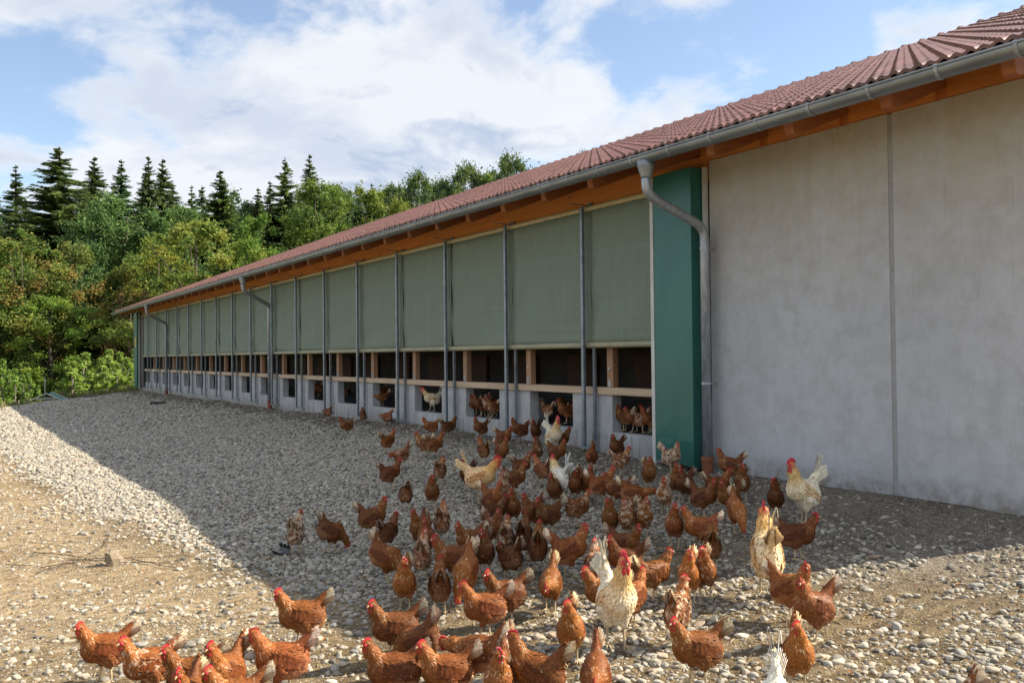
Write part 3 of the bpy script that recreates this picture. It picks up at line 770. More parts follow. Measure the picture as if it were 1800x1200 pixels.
# straw, feather bits and soil crumbs in the trodden foreground
m = MB()
for _ in range(15000):
    x = R.uniform(-2, 5.5); y = R.uniform(1.8, 10.5)
    if R.random() > (0.85 if y < 6 else 0.25) * (1 if x < gravelX(y) + 1.2 or y < 5 else .15): continue
    z = float(tz(x, y)) + 0.006; a = R.uniform(0, 6.28); l = R.uniform(.015, .07); w = R.uniform(.0012, .0028); dz = R.uniform(-.006, .012)
    c = R.choice(((.42, .31, .15), (.30, .21, .10), (.20, .14, .08), (.55, .45, .28)))
    dx, dy = math.cos(a) * l / 2, math.sin(a) * l / 2; px_, py_ = -math.sin(a) * w, math.cos(a) * w
    m.add([(x - dx + px_, y - dy + py_, z), (x - dx - px_, y - dy - py_, z), (x + dx - px_, y + dy - py_, z + dz), (x + dx + px_, y + dy + py_, z + dz), (x, y, z + w * 2 + abs(dz) / 2)],
          [(0, 1, 4), (1, 2, 4), (2, 3, 4), (3, 0, 4)], 0, c)
o = m.build('straw_litter', 'grass'); tag(o, 'scattered straw and stem bits on the trodden soil', 'straw', kind='stuff')
# crumbs of earth heaped by the wall
import bmesh as _bm
cv_, cf_ = [], []
cm = pebble_mesh(333, 'clod_form', 1); cvv = np.array([v.co[:] for v in cm.vertices]); cff = np.array([p.vertices[:] for p in cm.polygons])
n = 5200; X = 7.06 - np.abs(N.normal(0, 0.42, n)); Y = 2.8 + 39 * N.rand(n) ** 1.6
X = np.where(Y < 7.5, 7.06 - np.abs(N.normal(0, .55, n)), X)
s = N.uniform(.012, .045, n) * (1 + Y / 30); Z = tz(X, Y) + s * .1; ang = N.uniform(0, 6.28, n)
ca, sa = np.cos(ang), np.sin(ang)
V = np.stack([cvv[None, :, 0] * ca[:, None] - cvv[None, :, 1] * sa[:, None], cvv[None, :, 0] * sa[:, None] + cvv[None, :, 1] * ca[:, None], np.repeat(cvv[None, :, 2], n, 0) * 1.1], -1) * s[:, None, None]
V += np.stack([X, Y, Z], -1)[:, None]; FF = (cff[None] + (np.arange(n) * len(cvv))[:, None, None]).reshape(-1, 3)
M['clod'] = plain('earth_clod', (0.215, 0.18, 0.14), (0.15, 0.125, 0.095), 0.95, 0, 3, world_co=True)
o = arrmesh('earth_crumbs', V.reshape(-1, 3), FF, 'clod', None, False); tag(o, 'crumbly grey earth and small clods heaped along the barn wall', 'earth', kind='stuff')

# small moulted feathers
m = MB()
for _ in range(260):
    x = R.uniform(0.5, 6.8); y = R.uniform(2.5, 13); z = float(tz(x, y)) + R.uniform(.012, .03); a = R.uniform(0, 6.28); l = R.uniform(.018, .04)
    c = R.choice(((.8, .76, .68), (.75, .62, .45), (.45, .22, .09))); dx, dy = math.cos(a) * l, math.sin(a) * l
    m.add([(x - dx, y - dy, z), (x - dy * .28, y + dx * .28, z + .006), (x + dx, y + dy, z + .004), (x + dy * .28, y - dx * .28, z + .006)], [(0, 1, 2), (0, 2, 3)], 0, c)
o = m.build('loose_feathers', 'grass'); tag(o, 'tiny white and brown moulted feathers strewn over the gravel', 'feathers', kind='stuff')
# ------------------------------------------------------------------ trees and meadow
def leafcloud(C, n, size, rr, tones, up=0.05, flat=0.95):
    """n leaf kites around clump centres C (k,4: x,y,z,radius)"""
    k = rr.choice(len(C), n, p=(C[:, 3] ** 2) / (C[:, 3] ** 2).sum())
    d = rr.normal(size=(n, 3)); d /= np.linalg.norm(d, axis=1)[:, None]
    rad = np.abs(rr.normal(0, .62, n)).clip(0, 1.5)
    P = C[k, :3] + d * (C[k, 3] * rad)[:, None] * np.array([1, 1, flat])
    nrm = d * 0.6 + rr.normal(size=(n, 3)) * 0.8 + np.array([0, 0, up]); nrm /= np.linalg.norm(nrm, axis=1)[:, None]
    t = np.cross(nrm, rr.normal(size=(n, 3))); t /= np.linalg.norm(t, axis=1)[:, None] + 1e-6
    b = np.cross(nrm, t); s = size * rr.uniform(.6, 1.3, n)[:, None]
    V = np.stack([P - t * s * .6, P + b * s * .36 + nrm * s * .10, P + t * s * .7, P - b * s * .36 + nrm * s * .10], 1)
    tn = np.array(tones); ci = (rr.rand(len(C)) * len(tn)).astype(int)
    mixr = rr.rand(n); c = np.where((mixr < .65)[:, None], tn[ci[k]], tn[rr.randint(0, len(tn), n)])
    c = c * rr.uniform(.75, 1.25, n)[:, None]
    return V.reshape(-1, 3), np.arange(4 * n).reshape(-1, 4), np.repeat(c, 4, 0)
def broadleaf(seed, tones, n=42000, leaf=0.19, H=16.0, Wd=9.0, low=0.14, nclump=130, bark='bark', slim=1.0, hole=0.0):
    rr = np.random.RandomState(seed); C = []
    while len(C) < nclump:
        z = rr.uniform(low, 1.0); tq = (z - low) / (1 - low); prof = (min(1.0, tq * 4 + .35) * math.sqrt(max(0, 1 - max(0, (tq - .35) / .68) ** 2.2))) * (slim * (.85 + .3 * math.sin(z * 17 + seed)) if leaf > .13 else 1.15 - z)
        a = rr.uniform(0, 6.283); r = prof * Wd / 2 * (rr.uniform(.15, 1.0) ** .5) * (1 + 0.22 * math.sin(3 * a + seed))
        C.append((math.cos(a) * r, math.sin(a) * r, z * H - .3, rr.uniform(.055, .115) * Wd * (1.1 - .35 * z)))
    C = np.array(C); V, Fc, cc = leafcloud(C, n, leaf, rr, tones)
    root = empty('broadleaf_tree'); arrmesh('crown', V, Fc, 'leaf', cc, False, parent=root)
    m = MB(); m.tube([(0, 0, -1), (0.05, 0, H * .25), (-.1, .1, H * .55), (0, 0, H * .9)], [H * .016, H * .013, H * .008, H * .002], 8)
    for i in range(16):
        c = C[rr.randint(len(C))]; z0 = max(H * .15, c[2] * rr.uniform(.45, .7)); m.tube([(0, 0, z0), (c[0] * .5, c[1] * .5, (z0 + c[2]) / 2 + .2), tuple(c[:3])], [H * .005, H * .0035, H * .0012], 5)
    m.build('trunk', bark, root, smooth=True); return root
def spruce(seed, H=20.0, Rm=3.4, tones=((.16, .225, .085), (.21, .275, .095), (.12, .18, .08)), gap=1.0, base=0.06):
    rr = np.random.RandomState(seed); V = []; C = []; tn = np.array(tones)
    nw = int(H * 3.3 / gap)
    for w in range(nw):
        t = w / nw; z = H * (base + (1 - base) * t); nb = rr.randint(8, 11) if t < .93 else 5
        L0 = Rm * (1 - t) ** 0.95 * (1 - .25 * math.exp(-t * 9)) + .05
        for b in range(nb):
            a = rr.uniform(0, 6.283); L = L0 * rr.uniform(.62, 1.18); droop = L * (0.34 - .50 * t) + rr.uniform(-.1, .1); z = H * (base + (1 - base) * t) + rr.uniform(-.22, .22)
            ns = max(5, int(L / .13)); tone = tn[rr.randint(3)] * rr.uniform(.8, 1.3)
            for s in range(ns):
                q = (s + .6) / ns; r = L * q; zz = z - droop * q ** 1.3 + 0.16 * L * max(0, q - .7)
                for sd in (-1, 1, 0):
                    wl_ = (0.30 + .42 * (1 - q)) * (0.5 + .13 * L) * min(1, .25 + L / 1.3) * rr.uniform(.7, 1.3)
                    aa = a + sd * rr.uniform(.5, 1.0)
                    p0 = np.array([math.cos(a) * r, math.sin(a) * r, zz]); dr = np.array([math.cos(aa), math.sin(aa), -rr.uniform(.15, .65) if sd else -.9])
                    sdv = np.array([-math.sin(aa), math.cos(aa), 0]) * .085 * (1 + wl_)
                    V.append((p0 - sdv, p0 + sdv, p0 + dr * wl_)); C.append(tone * rr.uniform(.8, 1.2))
    V = np.array(V).reshape(-1, 3); n = len(V) // 3
    root = empty('spruce_tree'); arrmesh('crown', V, np.arange(3 * n).reshape(-1, 3), 'needle', np.repeat(np.array(C), 3, 0), False, parent=root)
    m = MB(); m.tube([(0, 0, -1), (0, 0, H * .5), (0, 0, H * 1.0)], [H * .013, H * .008, .02], 7); m.build('trunk', 'bark', root); return root
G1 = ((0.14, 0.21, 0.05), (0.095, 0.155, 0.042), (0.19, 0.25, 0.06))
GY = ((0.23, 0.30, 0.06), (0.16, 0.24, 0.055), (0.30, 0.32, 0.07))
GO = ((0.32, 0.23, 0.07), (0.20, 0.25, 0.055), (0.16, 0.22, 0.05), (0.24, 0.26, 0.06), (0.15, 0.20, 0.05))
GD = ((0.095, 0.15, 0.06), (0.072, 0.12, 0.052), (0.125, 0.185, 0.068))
GR = ((0.30, 0.19, 0.09), (0.20, 0.16, 0.07), (0.13, 0.15, 0.05))
GB = ((0.30, 0.42, 0.08), (0.22, 0.33, 0.07), (0.38, 0.48, 0.12))
PT = P = {'spruceA': spruce(1), 'spruceB': spruce(2, 20, 2.7, gap=1.1), 'spruceC': spruce(3, 20, 4.2, gap=1.25), 'pine': spruce(5, 20, 2.6, gap=2.6, base=.45),
     'green': broadleaf(11, G1), 'green2': broadleaf(12, G1, Wd=8, nclump=110), 'yellow': broadleaf(13, GY, n=38000, leaf=.19, nclump=120), 'orange': broadleaf(14, GO, n=34000, leaf=.18, nclump=110, H=14),
     'dark': broadleaf(15, GD, Wd=10), 'dark2': broadleaf(16, GD, Wd=9, nclump=110), 'russet': broadleaf(17, GR, n=8000, leaf=.16, nclump=60, H=10, Wd=6, bark='pale_bark'),
     'mixed': broadleaf(18, G1 + G1[:1] + GY + GO[:1], n=46000, leaf=.17, nclump=170, H=14, low=.08), 'sapling': broadleaf(19, GB, n=6500, leaf=.11, H=3.2, Wd=1.5, low=.10, nclump=34, bark='pale_bark'),
     'oak': broadleaf(20, GD[:2] + G1[:1], n=34000, leaf=.2, Wd=11, nclump=90)}
used = set()
def plant(kind, px, ytop, dist, wpx=None, label='', group=None, name=None, tint=None, rz=None, zb=None, cat='tree'):
    """stands on the ground at horizontal distance dist along the sight line px, its top at the photographed height"""
    d = ray(px, 600.0); hd = d[:2] / np.linalg.norm(d[:2]); x, y = hd * dist
    z = float(tz(x, y)) - 0.1; d2 = ray(px, ytop); top = d2[2] / np.linalg.norm(d2[:2]) * dist
    src = P[kind]; base_h = {'orange': 14, 'mixed': 14, 'russet': 10, 'sapling': 3.2}.get(kind, 20 if kind[:3] in ('spr', 'pin') else 16)
    if kind not in used: o = src; used.add(kind); new = False
    else: o = dup(src); [setattr(c, 'name', c.name) for c in ()]
    base_h *= 1.0; s = (top - z) / base_h
    w = s if wpx is None else (wpx / F * dist * .985) / {'spruceA': 6.6, 'spruceB': 5.2, 'spruceC': 8.0, 'pine': 5, 'dark': 10.5, 'oak': 11.5, 'russet': 6, 'sapling': 1.6, 'green2': 8.5}.get(kind, 9.5)
    w *= 2.7 if kind[:3] in ('spr', 'pin') else (1.0 if kind == 'sapling' else 1.45)
    o.location = (x, y, z); o.scale = (w, w, s); o.rotation_euler = (0, 0, rz if rz is not None else R.uniform(0, 6.28))
    tag(o, label, cat, group)
    if tint:
        for c in o.children: c.color = (*tint, 1)
    return o
SG = 'spruces at the back of the wood'; DG = 'broadleaf trees at the edge of the wood'
# the skyline spruces, left to right
plant('spruceB', 28, 290, 92, 62, 'narrow dark spruce, leftmost pointed top against the sky', SG)
plant('spruceC', 105, 258, 84, 150, 'tallest wide spruce with open drooping boughs, left of centre of the wood', SG)
plant('spruceA', 166, 276, 90, 92, 'bushy dark spruce just right of the tallest one', SG)
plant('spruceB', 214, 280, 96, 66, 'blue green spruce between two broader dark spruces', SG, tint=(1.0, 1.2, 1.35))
plant('spruceA', 262, 275, 88, 70, 'left one of the twin spruce tops', SG)
plant('spruceA', 287, 280, 90, 84, 'right one of the twin spruce tops', SG)
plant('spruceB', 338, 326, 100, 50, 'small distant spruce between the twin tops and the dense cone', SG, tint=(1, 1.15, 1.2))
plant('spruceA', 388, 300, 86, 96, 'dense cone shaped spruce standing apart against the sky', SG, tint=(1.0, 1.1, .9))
plant('spruceB', 455, 330, 90, 60, 'lower spruce left of the ragged pine', SG)
plant('spruceB', 476, 318, 95, 56, 'lower spruce touching the ragged pine on its left', SG)
plant('pine', 503, 277, 92, 60, 'ragged pine with gaps between its boughs above the broadleaf crowns', SG)
plant('spruceA', 546, 272, 96, 76, 'pointed spruce right of the ragged pine', SG)
plant('spruceB', 655, 322, 100, 50, 'spruce tip peeping over the pale green crowns', SG)
plant('spruceB', -30, 300, 92, 80, 'dark spruce at the left edge of the picture', SG)
# middle row of broadleaf crowns
plant('green', 225, 348, 76, 170, 'big grey green broadleaf crown below the spruces', DG, tint=(.85, 1.0, 1.25))
plant('green2', 165, 362, 74, 110, 'grey green crown left of the biggest broadleaf crown', DG, tint=(.85, 1.0, 1.3))
plant('green', 305, 365, 74, 110, 'leafy green crown tucked under the dense cone spruce', DG, tint=(.8, .95, 1.1))
plant('yellow', 345, 388, 64, 170, 'yellowing crown behind the far end of the barn roof', DG)
plant('yellow', 432, 420, 62, 110, 'light green rounded crown touching the barn roof', DG, tint=(.8, 1.0, .8))
plant('green2', 455, 372, 78, 90, 'narrow green crown right of the light green rounded one', DG, tint=(.9, 1.1, .8))
plant('green', 556, 318, 80, 130, 'broad sunny green crown below the pointed spruce', DG, tint=(1.05, 1.1, .9))
plant('green2', 645, 326, 84, 120, 'pale olive crown halfway along the barn roof', DG, tint=(1.4, 1.25, .95))
plant('green', 700, 350, 80, 60, 'small yellow green crown just above the roof line', DG, tint=(1.5, 1.3, .9))
plant('oak', 735, 303, 88, 110, 'dark oak crown, left one of the three above the roof', DG)
plant('oak', 820, 287, 92, 120, 'dark oak crown, middle one of the three above the roof', DG, tint=(1.1, 1.05, 1.1))
plant('oak', 902, 268, 92, 110, 'dark oak crown, right one of the three above the roof', DG)
plant('dark2', 690, 320, 92, 70, 'dark crown behind the yellow green one above the roof', DG)
plant('oak', 1025, 268, 96, 60, 'treetop barely showing above the roof near the clouds', DG)
# front row at the wood edge
plant('mixed', 38, 415, 68, 150, 'large green tree turning orange at the left edge', DG)
plant('mixed', -35, 370, 70, 140, 'tall green tree cut by the left edge of the picture', DG, tint=(.8, 1.0, .9))
plant('orange', 135, 430, 70, 120, 'orange brown autumn tree behind the large left tree', DG)
plant('orange', 212, 470, 70, 80, 'small orange topped tree left of the barn end', DG, tint=(.9, .85, .8))
plant('yellow', 90, 520, 66, 120, 'low spreading yellow green tree before the dark wood', DG, tint=(.9, 1.1, .9))
plant('russet', 232, 500, 67, 90, 'withered tree with russet leaves beside the barn end', DG)
plant('yellow', 280, 430, 70, 120, 'green and orange tree above the barn end gutter', DG, tint=(1.05, .95, .8))
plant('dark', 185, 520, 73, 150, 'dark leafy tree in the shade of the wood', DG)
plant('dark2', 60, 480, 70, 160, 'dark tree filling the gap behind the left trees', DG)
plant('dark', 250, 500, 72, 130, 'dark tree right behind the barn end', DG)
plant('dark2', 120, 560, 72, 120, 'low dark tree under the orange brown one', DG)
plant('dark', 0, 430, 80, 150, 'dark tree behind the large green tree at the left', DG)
# deep rows that close the wood behind, one tree each
DR = 'trees deep inside the wood'
words = ['first', 'second', 'third', 'fourth', 'fifth', 'sixth', 'seventh', 'eighth', 'ninth', 'tenth', 'eleventh', 'twelfth', 'thirteenth', 'fourteenth', 'fifteenth', 'sixteenth']
rt4 = random.Random(44)
for k, px in enumerate(range(-60, 700, 52)):
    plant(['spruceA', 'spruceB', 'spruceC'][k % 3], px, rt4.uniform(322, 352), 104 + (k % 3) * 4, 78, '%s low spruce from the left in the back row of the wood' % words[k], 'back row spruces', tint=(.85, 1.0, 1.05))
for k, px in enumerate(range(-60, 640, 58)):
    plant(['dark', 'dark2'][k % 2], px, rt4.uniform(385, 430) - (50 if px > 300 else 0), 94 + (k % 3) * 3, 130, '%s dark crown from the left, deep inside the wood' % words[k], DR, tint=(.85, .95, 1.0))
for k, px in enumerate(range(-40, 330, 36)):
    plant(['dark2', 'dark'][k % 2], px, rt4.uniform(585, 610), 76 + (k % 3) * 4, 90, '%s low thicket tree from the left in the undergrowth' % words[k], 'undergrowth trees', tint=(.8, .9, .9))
for k, (px, yt) in enumerate([(600, 345), (668, 348), (708, 325), (770, 318), (790, 322), (862, 302), (880, 298), (935, 292), (520, 352), (590, 330)]):
    plant(['oak', 'dark', 'green2'][k % 3], px, yt, 95 + k % 4, 150, 'leafy crown filling the skyline above the roof, %s of ten from near the spruces' % words[k], 'filler crowns above the roof', tint=(.95, 1.0, .95))
# bright saplings behind the gravel and at the left
SP = 'bright young saplings beyond the gravel'
sap = [(128, 628, 44, 44), (150, 612, 46, 40), (158, 650, 43, 38), (176, 622, 45, 40), (186, 640, 43, 36), (194, 606, 46, 38), (206, 632, 44, 36), (212, 612, 47, 34), (224, 622, 45, 36), (236, 606, 46, 36), (232, 650, 43.5, 34), (168, 664, 43, 34), (140, 668, 42.5, 34)]
for k, (px, yt, ds, w) in enumerate(sap):
    plant('sapling', px, yt, ds + 12, w * 1.5, 'bright leafy sapling left of the far barn end, number %d of the thicket' % (k + 1) if 0 else 'bright leafy sapling in the thicket, %s' % ['leftmost front one', 'tall one at its left', 'short one left of middle', 'slender one in the middle', 'short one in the middle', 'tallest one in the middle', 'short one right of middle', 'slender one right of middle', 'leaning toward the barn', 'tall one beside the green barn cover', 'low one beside the green barn cover', 'low front one in the middle', 'lowest one at its left foot'][k], SP, cat='sapling')
for k, (px, yt, ds, w) in enumerate([(4, 622, 40, 34), (16, 642, 41, 36), (27, 640, 40, 36), (40, 652, 42, 30), (52, 650, 40, 26), (68, 672, 43, 20), (-14, 610, 40, 50)]):
    plant('sapling', px, yt, ds + 10, w * 1.2, 'young green tree at the left edge, %s' % ['tallest in view', 'rightward of the tallest', 'fourth from the wood edge stake', 'behind the row', 'slim one near the netting shelter', 'smallest beside the netting shelter', 'cut by the picture edge'][k], 'young trees at the left edge', cat='sapling', tint=(.75, .85, .8))
# meadow grass and weeds beyond the crest
n = 26000; rr = np.random.RandomState(5)
px = rr.uniform(-40, 300, n); ds = rr.uniform(33, 62, n) 
X = np.empty(n); Y = np.empty(n)
D_ = np.stack([ray(p, 600.0)[:2] for p in np.linspace(-40, 300, 341)]); D_ /= np.linalg.norm(D_, axis=1)[:, None]
hd = D_[np.clip((px + 40).astype(int), 0, 340)]; X, Y = hd[:, 0] * ds, hd[:, 1] * ds
k = (Y > crestY(X) + .3) & ~((X > 6.3) & (X < 26) & (Y < 42.4)); X, Y = X[k], Y[k]; k = np.hypot(X - 4.0, Y - 42.3) > 1.3; X, Y = X[k], Y[k]; n = len(X); Z = tz(X, Y)
clump = fbm(X * .5, Y * .5, 3, 91) * 2; h = np.clip(.25 + .35 * clump, .1, .6) * rr.uniform(.6, 1.3, n) * (1 + .5 * (X > 4))
a = rr.uniform(0, 6.28, n); w = .018; lean = rr.uniform(-.35, .35, (n, 2)) * h[:, None]
B0 = np.stack([X + np.cos(a) * w, Y + np.sin(a) * w, Z - .03], -1); B1 = np.stack([X - np.cos(a) * w, Y - np.sin(a) * w, Z - .03], -1)
M0 = np.stack([X + lean[:, 0] * .4, Y + lean[:, 1] * .4, Z + h * .6], -1); T0 = np.stack([X + lean[:, 0], Y + lean[:, 1], Z + h], -1)
V = np.stack([B0, B1, M0, T0], 1).reshape(-1, 3); i4 = np.arange(n)[:, None] * 4
Fc = np.concatenate([i4 + np.array([0, 1, 2]), i4 + np.array([0, 2, 3]), i4 + np.array([1, 3, 2])])
gc = np.where((rr.rand(n) < .45)[:, None], np.array([.33, .27, .13]), np.array([.14, .19, .05])) * rr.uniform(.7, 1.3, n)[:, None]
o = arrmesh('meadow_grass', V, Fc, 'grass', np.repeat(gc, 4, 0), False); tag(o, 'tall dry meadow grass below the gravel edge', 'grass', kind='stuff')

for k_, o_ in PT.items():
    if k_ not in used:
        for c in list(o_.children): bpy.data.objects.remove(c)
        bpy.data.objects.remove(o_)
# ------------------------------------------------------------------ poultry
def surface_nets(f, lo, hi, h):
    xs = [np.arange(lo[i], hi[i] + h, h) for i in range(3)]
    G = np.stack(np.meshgrid(*xs, indexing='ij'), -1); D = f(G.reshape(-1, 3)).reshape(G.shape[:3])
    sgn = D < 0; nx, ny, nz = D.shape
    cell = np.zeros((nx - 1, ny - 1, nz - 1), int)
    for dx in (0, 1):
        for dy in (0, 1):
            for dz in (0, 1): cell += sgn[dx:nx - 1 + dx, dy:ny - 1 + dy, dz:nz - 1 + dz]
    act = (cell > 0) & (cell < 8); idx = -np.ones(cell.shape, int); A = np.argwhere(act); idx[act] = np.arange(len(A))
    acc = np.zeros((len(A), 3)); cnt = np.zeros(len(A))
    cs = [(a, b, c) for a in (0, 1) for b in (0, 1) for c in (0, 1)]
    for i in range(8):
        for j in range(i + 1, 8):
            if sum(abs(cs[i][k] - cs[j][k]) for k in range(3)) != 1: continue
            a, b = A + cs[i], A + cs[j]; da, db = D[tuple(a.T)], D[tuple(b.T)]; m = (da < 0) != (db < 0)
            t = np.where(m, da / (da - db + 1e-12), 0)[:, None]
            acc += np.where(m[:, None], a + (b - a) * t, 0); cnt += m
    V = acc / cnt[:, None] * h + np.array(lo)
    F_ = []
    for ax in range(3):
        o1, o2 = [(1, 2), (2, 0), (0, 1)][ax]
        sl = [slice(None)] * 3; s2 = [slice(None)] * 3; sl[ax] = slice(0, -1); s2[ax] = slice(1, None)
        E = np.argwhere(sgn[tuple(sl)] != sgn[tuple(s2)])
        E = E[(E[:, o1] > 0) & (E[:, o2] > 0) & (E[:, o1] < cell.shape[o1]) & (E[:, o2] < cell.shape[o2])]
        e1, e2 = np.zeros(3, int), np.zeros(3, int); e1[o1] = 1; e2[o2] = 1
        q = np.stack([idx[tuple((E - e1 - e2).T)], idx[tuple((E - e2).T)], idx[tuple(E.T)], idx[tuple((E - e1).T)]], 1)
        fl = sgn[tuple(E.T)]; q[~fl] = q[~fl][:, ::-1]; F_.append(q[(q >= 0).all(1)])
    return V, np.concatenate(F_)
def ell(c, r, pitch=0.0):
    c = np.array(c, float); r = np.array(r, float); cp, sp = math.cos(pitch), math.sin(pitch)
    def f(p):
        q = p - c; x = q[:, 0] * cp + q[:, 2] * sp; z = -q[:, 0] * sp + q[:, 2] * cp; q = np.stack([x, q[:, 1], z], 1)
        k0 = np.linalg.norm(q / r, axis=1); k1 = np.linalg.norm(q / r ** 2, axis=1) + 1e-9; return k0 * (k0 - 1) / k1
    return f
def cone(a, b, ra, rb, ys=1.0):
    a = np.array(a, float); b = np.array(b, float); s = np.array([1, ys, 1.0])
    def f(p):
        P_ = (p - a) * s; d = (b - a) * s; t = np.clip(P_ @ d / (d @ d), 0, 1); return np.linalg.norm(P_ - t[:, None] * d, axis=1) - (ra + (rb - ra) * t)
    return f
def smin(ds, k):
    r = ds[0]
    for d in ds[1:]:
        h = np.clip(0.5 + 0.5 * (d - r) / k, 0, 1); r = d * (1 - h) + r * h - k * h * (1 - h)
    return r
HEN = dict(body=(.195, .062, .015), neck=(.31, .108, .026), dark=(.20, .055, .018), fluff=(.37, .18, .085), tail=(.22, .07, .022), tip=(.80, .66, .46), wing=(.135, .037, .010), face=(.26, .07, .022), thigh=(.22, .07, .022))
ROO = dict(body=(.80, .72, .57), neck=(.70, .50, .22), dark=(.55, .40, .22), fluff=(.78, .72, .60), tail=(.76, .70, .56), tip=(.80, .77, .68), wing=(.66, .48, .28), face=(.60, .02, .03), thigh=(.76, .68, .54))
def bird(name, seed, pose, rooster=False, look=0.0, step=0.0):
    rr = np.random.RandomState(seed); pal = ROO if rooster else HEN
    # hen: about 0.38 m tall when alert
    q = {'up': dict(bp=.38, bc=(0, 0, .205), n0=(.075, 0, .255), n1=(.100, 0, .315), h=(.118, 0, .358), tb=(-.085, .245), tt=(-.165, .345)),
         'walk': dict(bp=.16, bc=(0, 0, .20), n0=(.078, 0, .240), n1=(.112, 0, .298), h=(.134, 0, .338), tb=(-.078, .232), tt=(-.168, .325)),
         'low': dict(bp=-.12, bc=(0, 0, .20), n0=(.09, 0, .20), n1=(.155, 0, .215), h=(.205, 0, .215), tb=(-.09, .245), tt=(-.165, .36)),
         'peck': dict(bp=-.50, bc=(-.01, 0, .205), n0=(.085, 0, .165), n1=(.130, 0, .105), h=(.150, 0, .055), tb=(-.075, .275), tt=(-.105, .395)),
         'roo': dict(bp=.42, bc=(0, 0, .215), n0=(.070, 0, .280), n1=(.088, 0, .345), h=(.105, 0, .398), tb=(-.085, .265), tt=(-.175, .365)),
         'roowalk': dict(bp=.20, bc=(0, 0, .215), n0=(.085, 0, .265), n1=(.125, 0, .315), h=(.155, 0, .352), tb=(-.09, .250), tt=(-.20, .345))}[pose]
    bp_, bc, n0, n1, h = q['bp'], np.array(q['bc']), np.array(q['n0']), np.array(q['n1']), np.array(q['h'])
    fy = math.sin(look) * .02; h = h + np.array([-.004 * abs(math.sin(look)), fy, 0]); n1 = n1 + np.array([0, fy * .5, 0])
    tb = np.array([q['tb'][0], 0, q['tb'][1]]); tt = np.array([q['tt'][0], 0, q['tt'][1]])
    cp, sp2 = math.cos(bp_), math.sin(bp_)
    rot = lambda x, z: bc + np.array([x * cp - z * sp2, 0, x * sp2 + z * cp])
    br, rm, ab = rot(.060, -.008), rot(-.070, .012), rot(-.040, -.045)
    fl = .040
    kl, kr = step, -step
    prim = [('body', ell(bc, (.110, .068, .080), bp_), bc), ('body', ell(br, (.066, .060, .068), bp_), br), ('body', ell(rm, (.066, .054, .056), bp_ + .3), rm), ('fluff', ell(ab, (.068, .062, .055), bp_), ab),
            ('neck', cone(n0 - (n1 - n0) * .75, n1, .062, .031), (n0 + n1) / 2), ('neck', cone(n1, h, .031, .0185), h), ('face', ell(h + np.array([.002, 0, .001]), (.0245, .0185, .0205)), h),
            ('tail', cone(tb - (tt - tb) * .35, tb + (tt - tb) * .80, .056, .017, 1.45), tb), ('fluff', ell(rot(-.080, -.022), (.056, .054, .052), bp_ + .2), tb),
            ('thigh', cone((-.005 + kl * .2, fl, .165), (.0 + kl * .55, fl * .86, .098), .038, .0145), None), ('thigh', cone((-.005 + kr * .2, -fl, .165), (.0 + kr * .55, -fl * .86, .098), .038, .0145), None)]
    sdf = lambda p: smin([f(p) for _, f, _ in prim], .022)
    V, Fq = surface_nets(sdf, (-.22, -.12, .02), (.27, .12, .44), .0085)
    ds = np.stack([f(V) for _, f, _ in prim], 1); w = np.exp(-ds / .010); w /= w.sum(1, keepdims=True)
    pc_ = np.array([pal[n] for n, _, _ in prim]); cols = w @ pc_
    # gradient normals
    def grad(p):
        e = .002; g_ = np.stack([sdf(p + np.eye(3)[i] * e) - sdf(p - np.eye(3)[i] * e) for i in range(3)], 1); return g_ / (np.linalg.norm(g_, axis=1)[:, None] + 1e-9)
    nd_ = (n0 - h); nd_ = nd_ / np.linalg.norm(nd_)
    bax = np.array([-cp, 0, -sp2 - .25]); tax = (tt - tb) / np.linalg.norm(tt - tb)
    flow = {'body': bax, 'fluff': np.array([-.6, 0, -.75]), 'neck': nd_, 'face': nd_, 'tail': tax, 'thigh': np.array([-.3, 0, -.95])}
    fl_ = w @ np.array([flow[n] for n, _, _ in prim])
    lenp = {'body': .026, 'fluff': .026, 'neck': .026, 'face': .008, 'tail': .034, 'thigh': .020}; widp = {'body': .0075, 'fluff': .0055, 'neck': .0036, 'face': .0025, 'tail': .0070, 'thigh': .0055}
    ln = w @ np.array([lenp[n] for n, _, _ in prim]); wd = w @ np.array([widp[n] for n, _, _ in prim])
    nrm = grad(V); tri = V[Fq]; area = np.linalg.norm(np.cross(tri[:, 2] - tri[:, 0], tri[:, 3] - tri[:, 1]), axis=1)
    nf = 4600; fi = rr.choice(len(Fq), nf, p=area / area.sum()); bw = rr.dirichlet([1, 1, 1, 1], nf)[:, :, None]
    pick = Fq[fi]; pos = (V[pick] * bw).sum(1); nn = (nrm[pick] * bw).sum(1); nn /= np.linalg.norm(nn, axis=1)[:, None]
    ff = (fl_[pick] * bw).sum(1); ff = ff - nn * (ff * nn).sum(1)[:, None]; ff /= np.linalg.norm(ff, axis=1)[:, None] + 1e-9
    ff = ff + rr.normal(0, .11, ff.shape); L_ = (ln[pick[:, 0]] * rr.uniform(.7, 1.25, nf))[:, None]; W_ = (wd[pick[:, 0]] * rr.uniform(.75, 1.2, nf))[:, None]
    keep = (pos[:, 2] > .10)
    sd = np.cross(nn, ff); a0 = pos + nn * .0005; mid = pos + ff * L_ * .45 + nn * .0024; tip = pos + ff * L_ + nn * (.0005 + .0022 * rr.rand(nf)[:, None])
    fv = np.stack([a0, mid + sd * W_ - nn * .0015, mid, mid - sd * W_ - nn * .0015, tip], 1)[keep]
    fc = (cols[pick] * bw).sum(1); fc = fc * rr.uniform(.80, 1.22, nf)[:, None]
    isn = (w[pick[:, 0], 4] + w[pick[:, 0], 5]) > .5
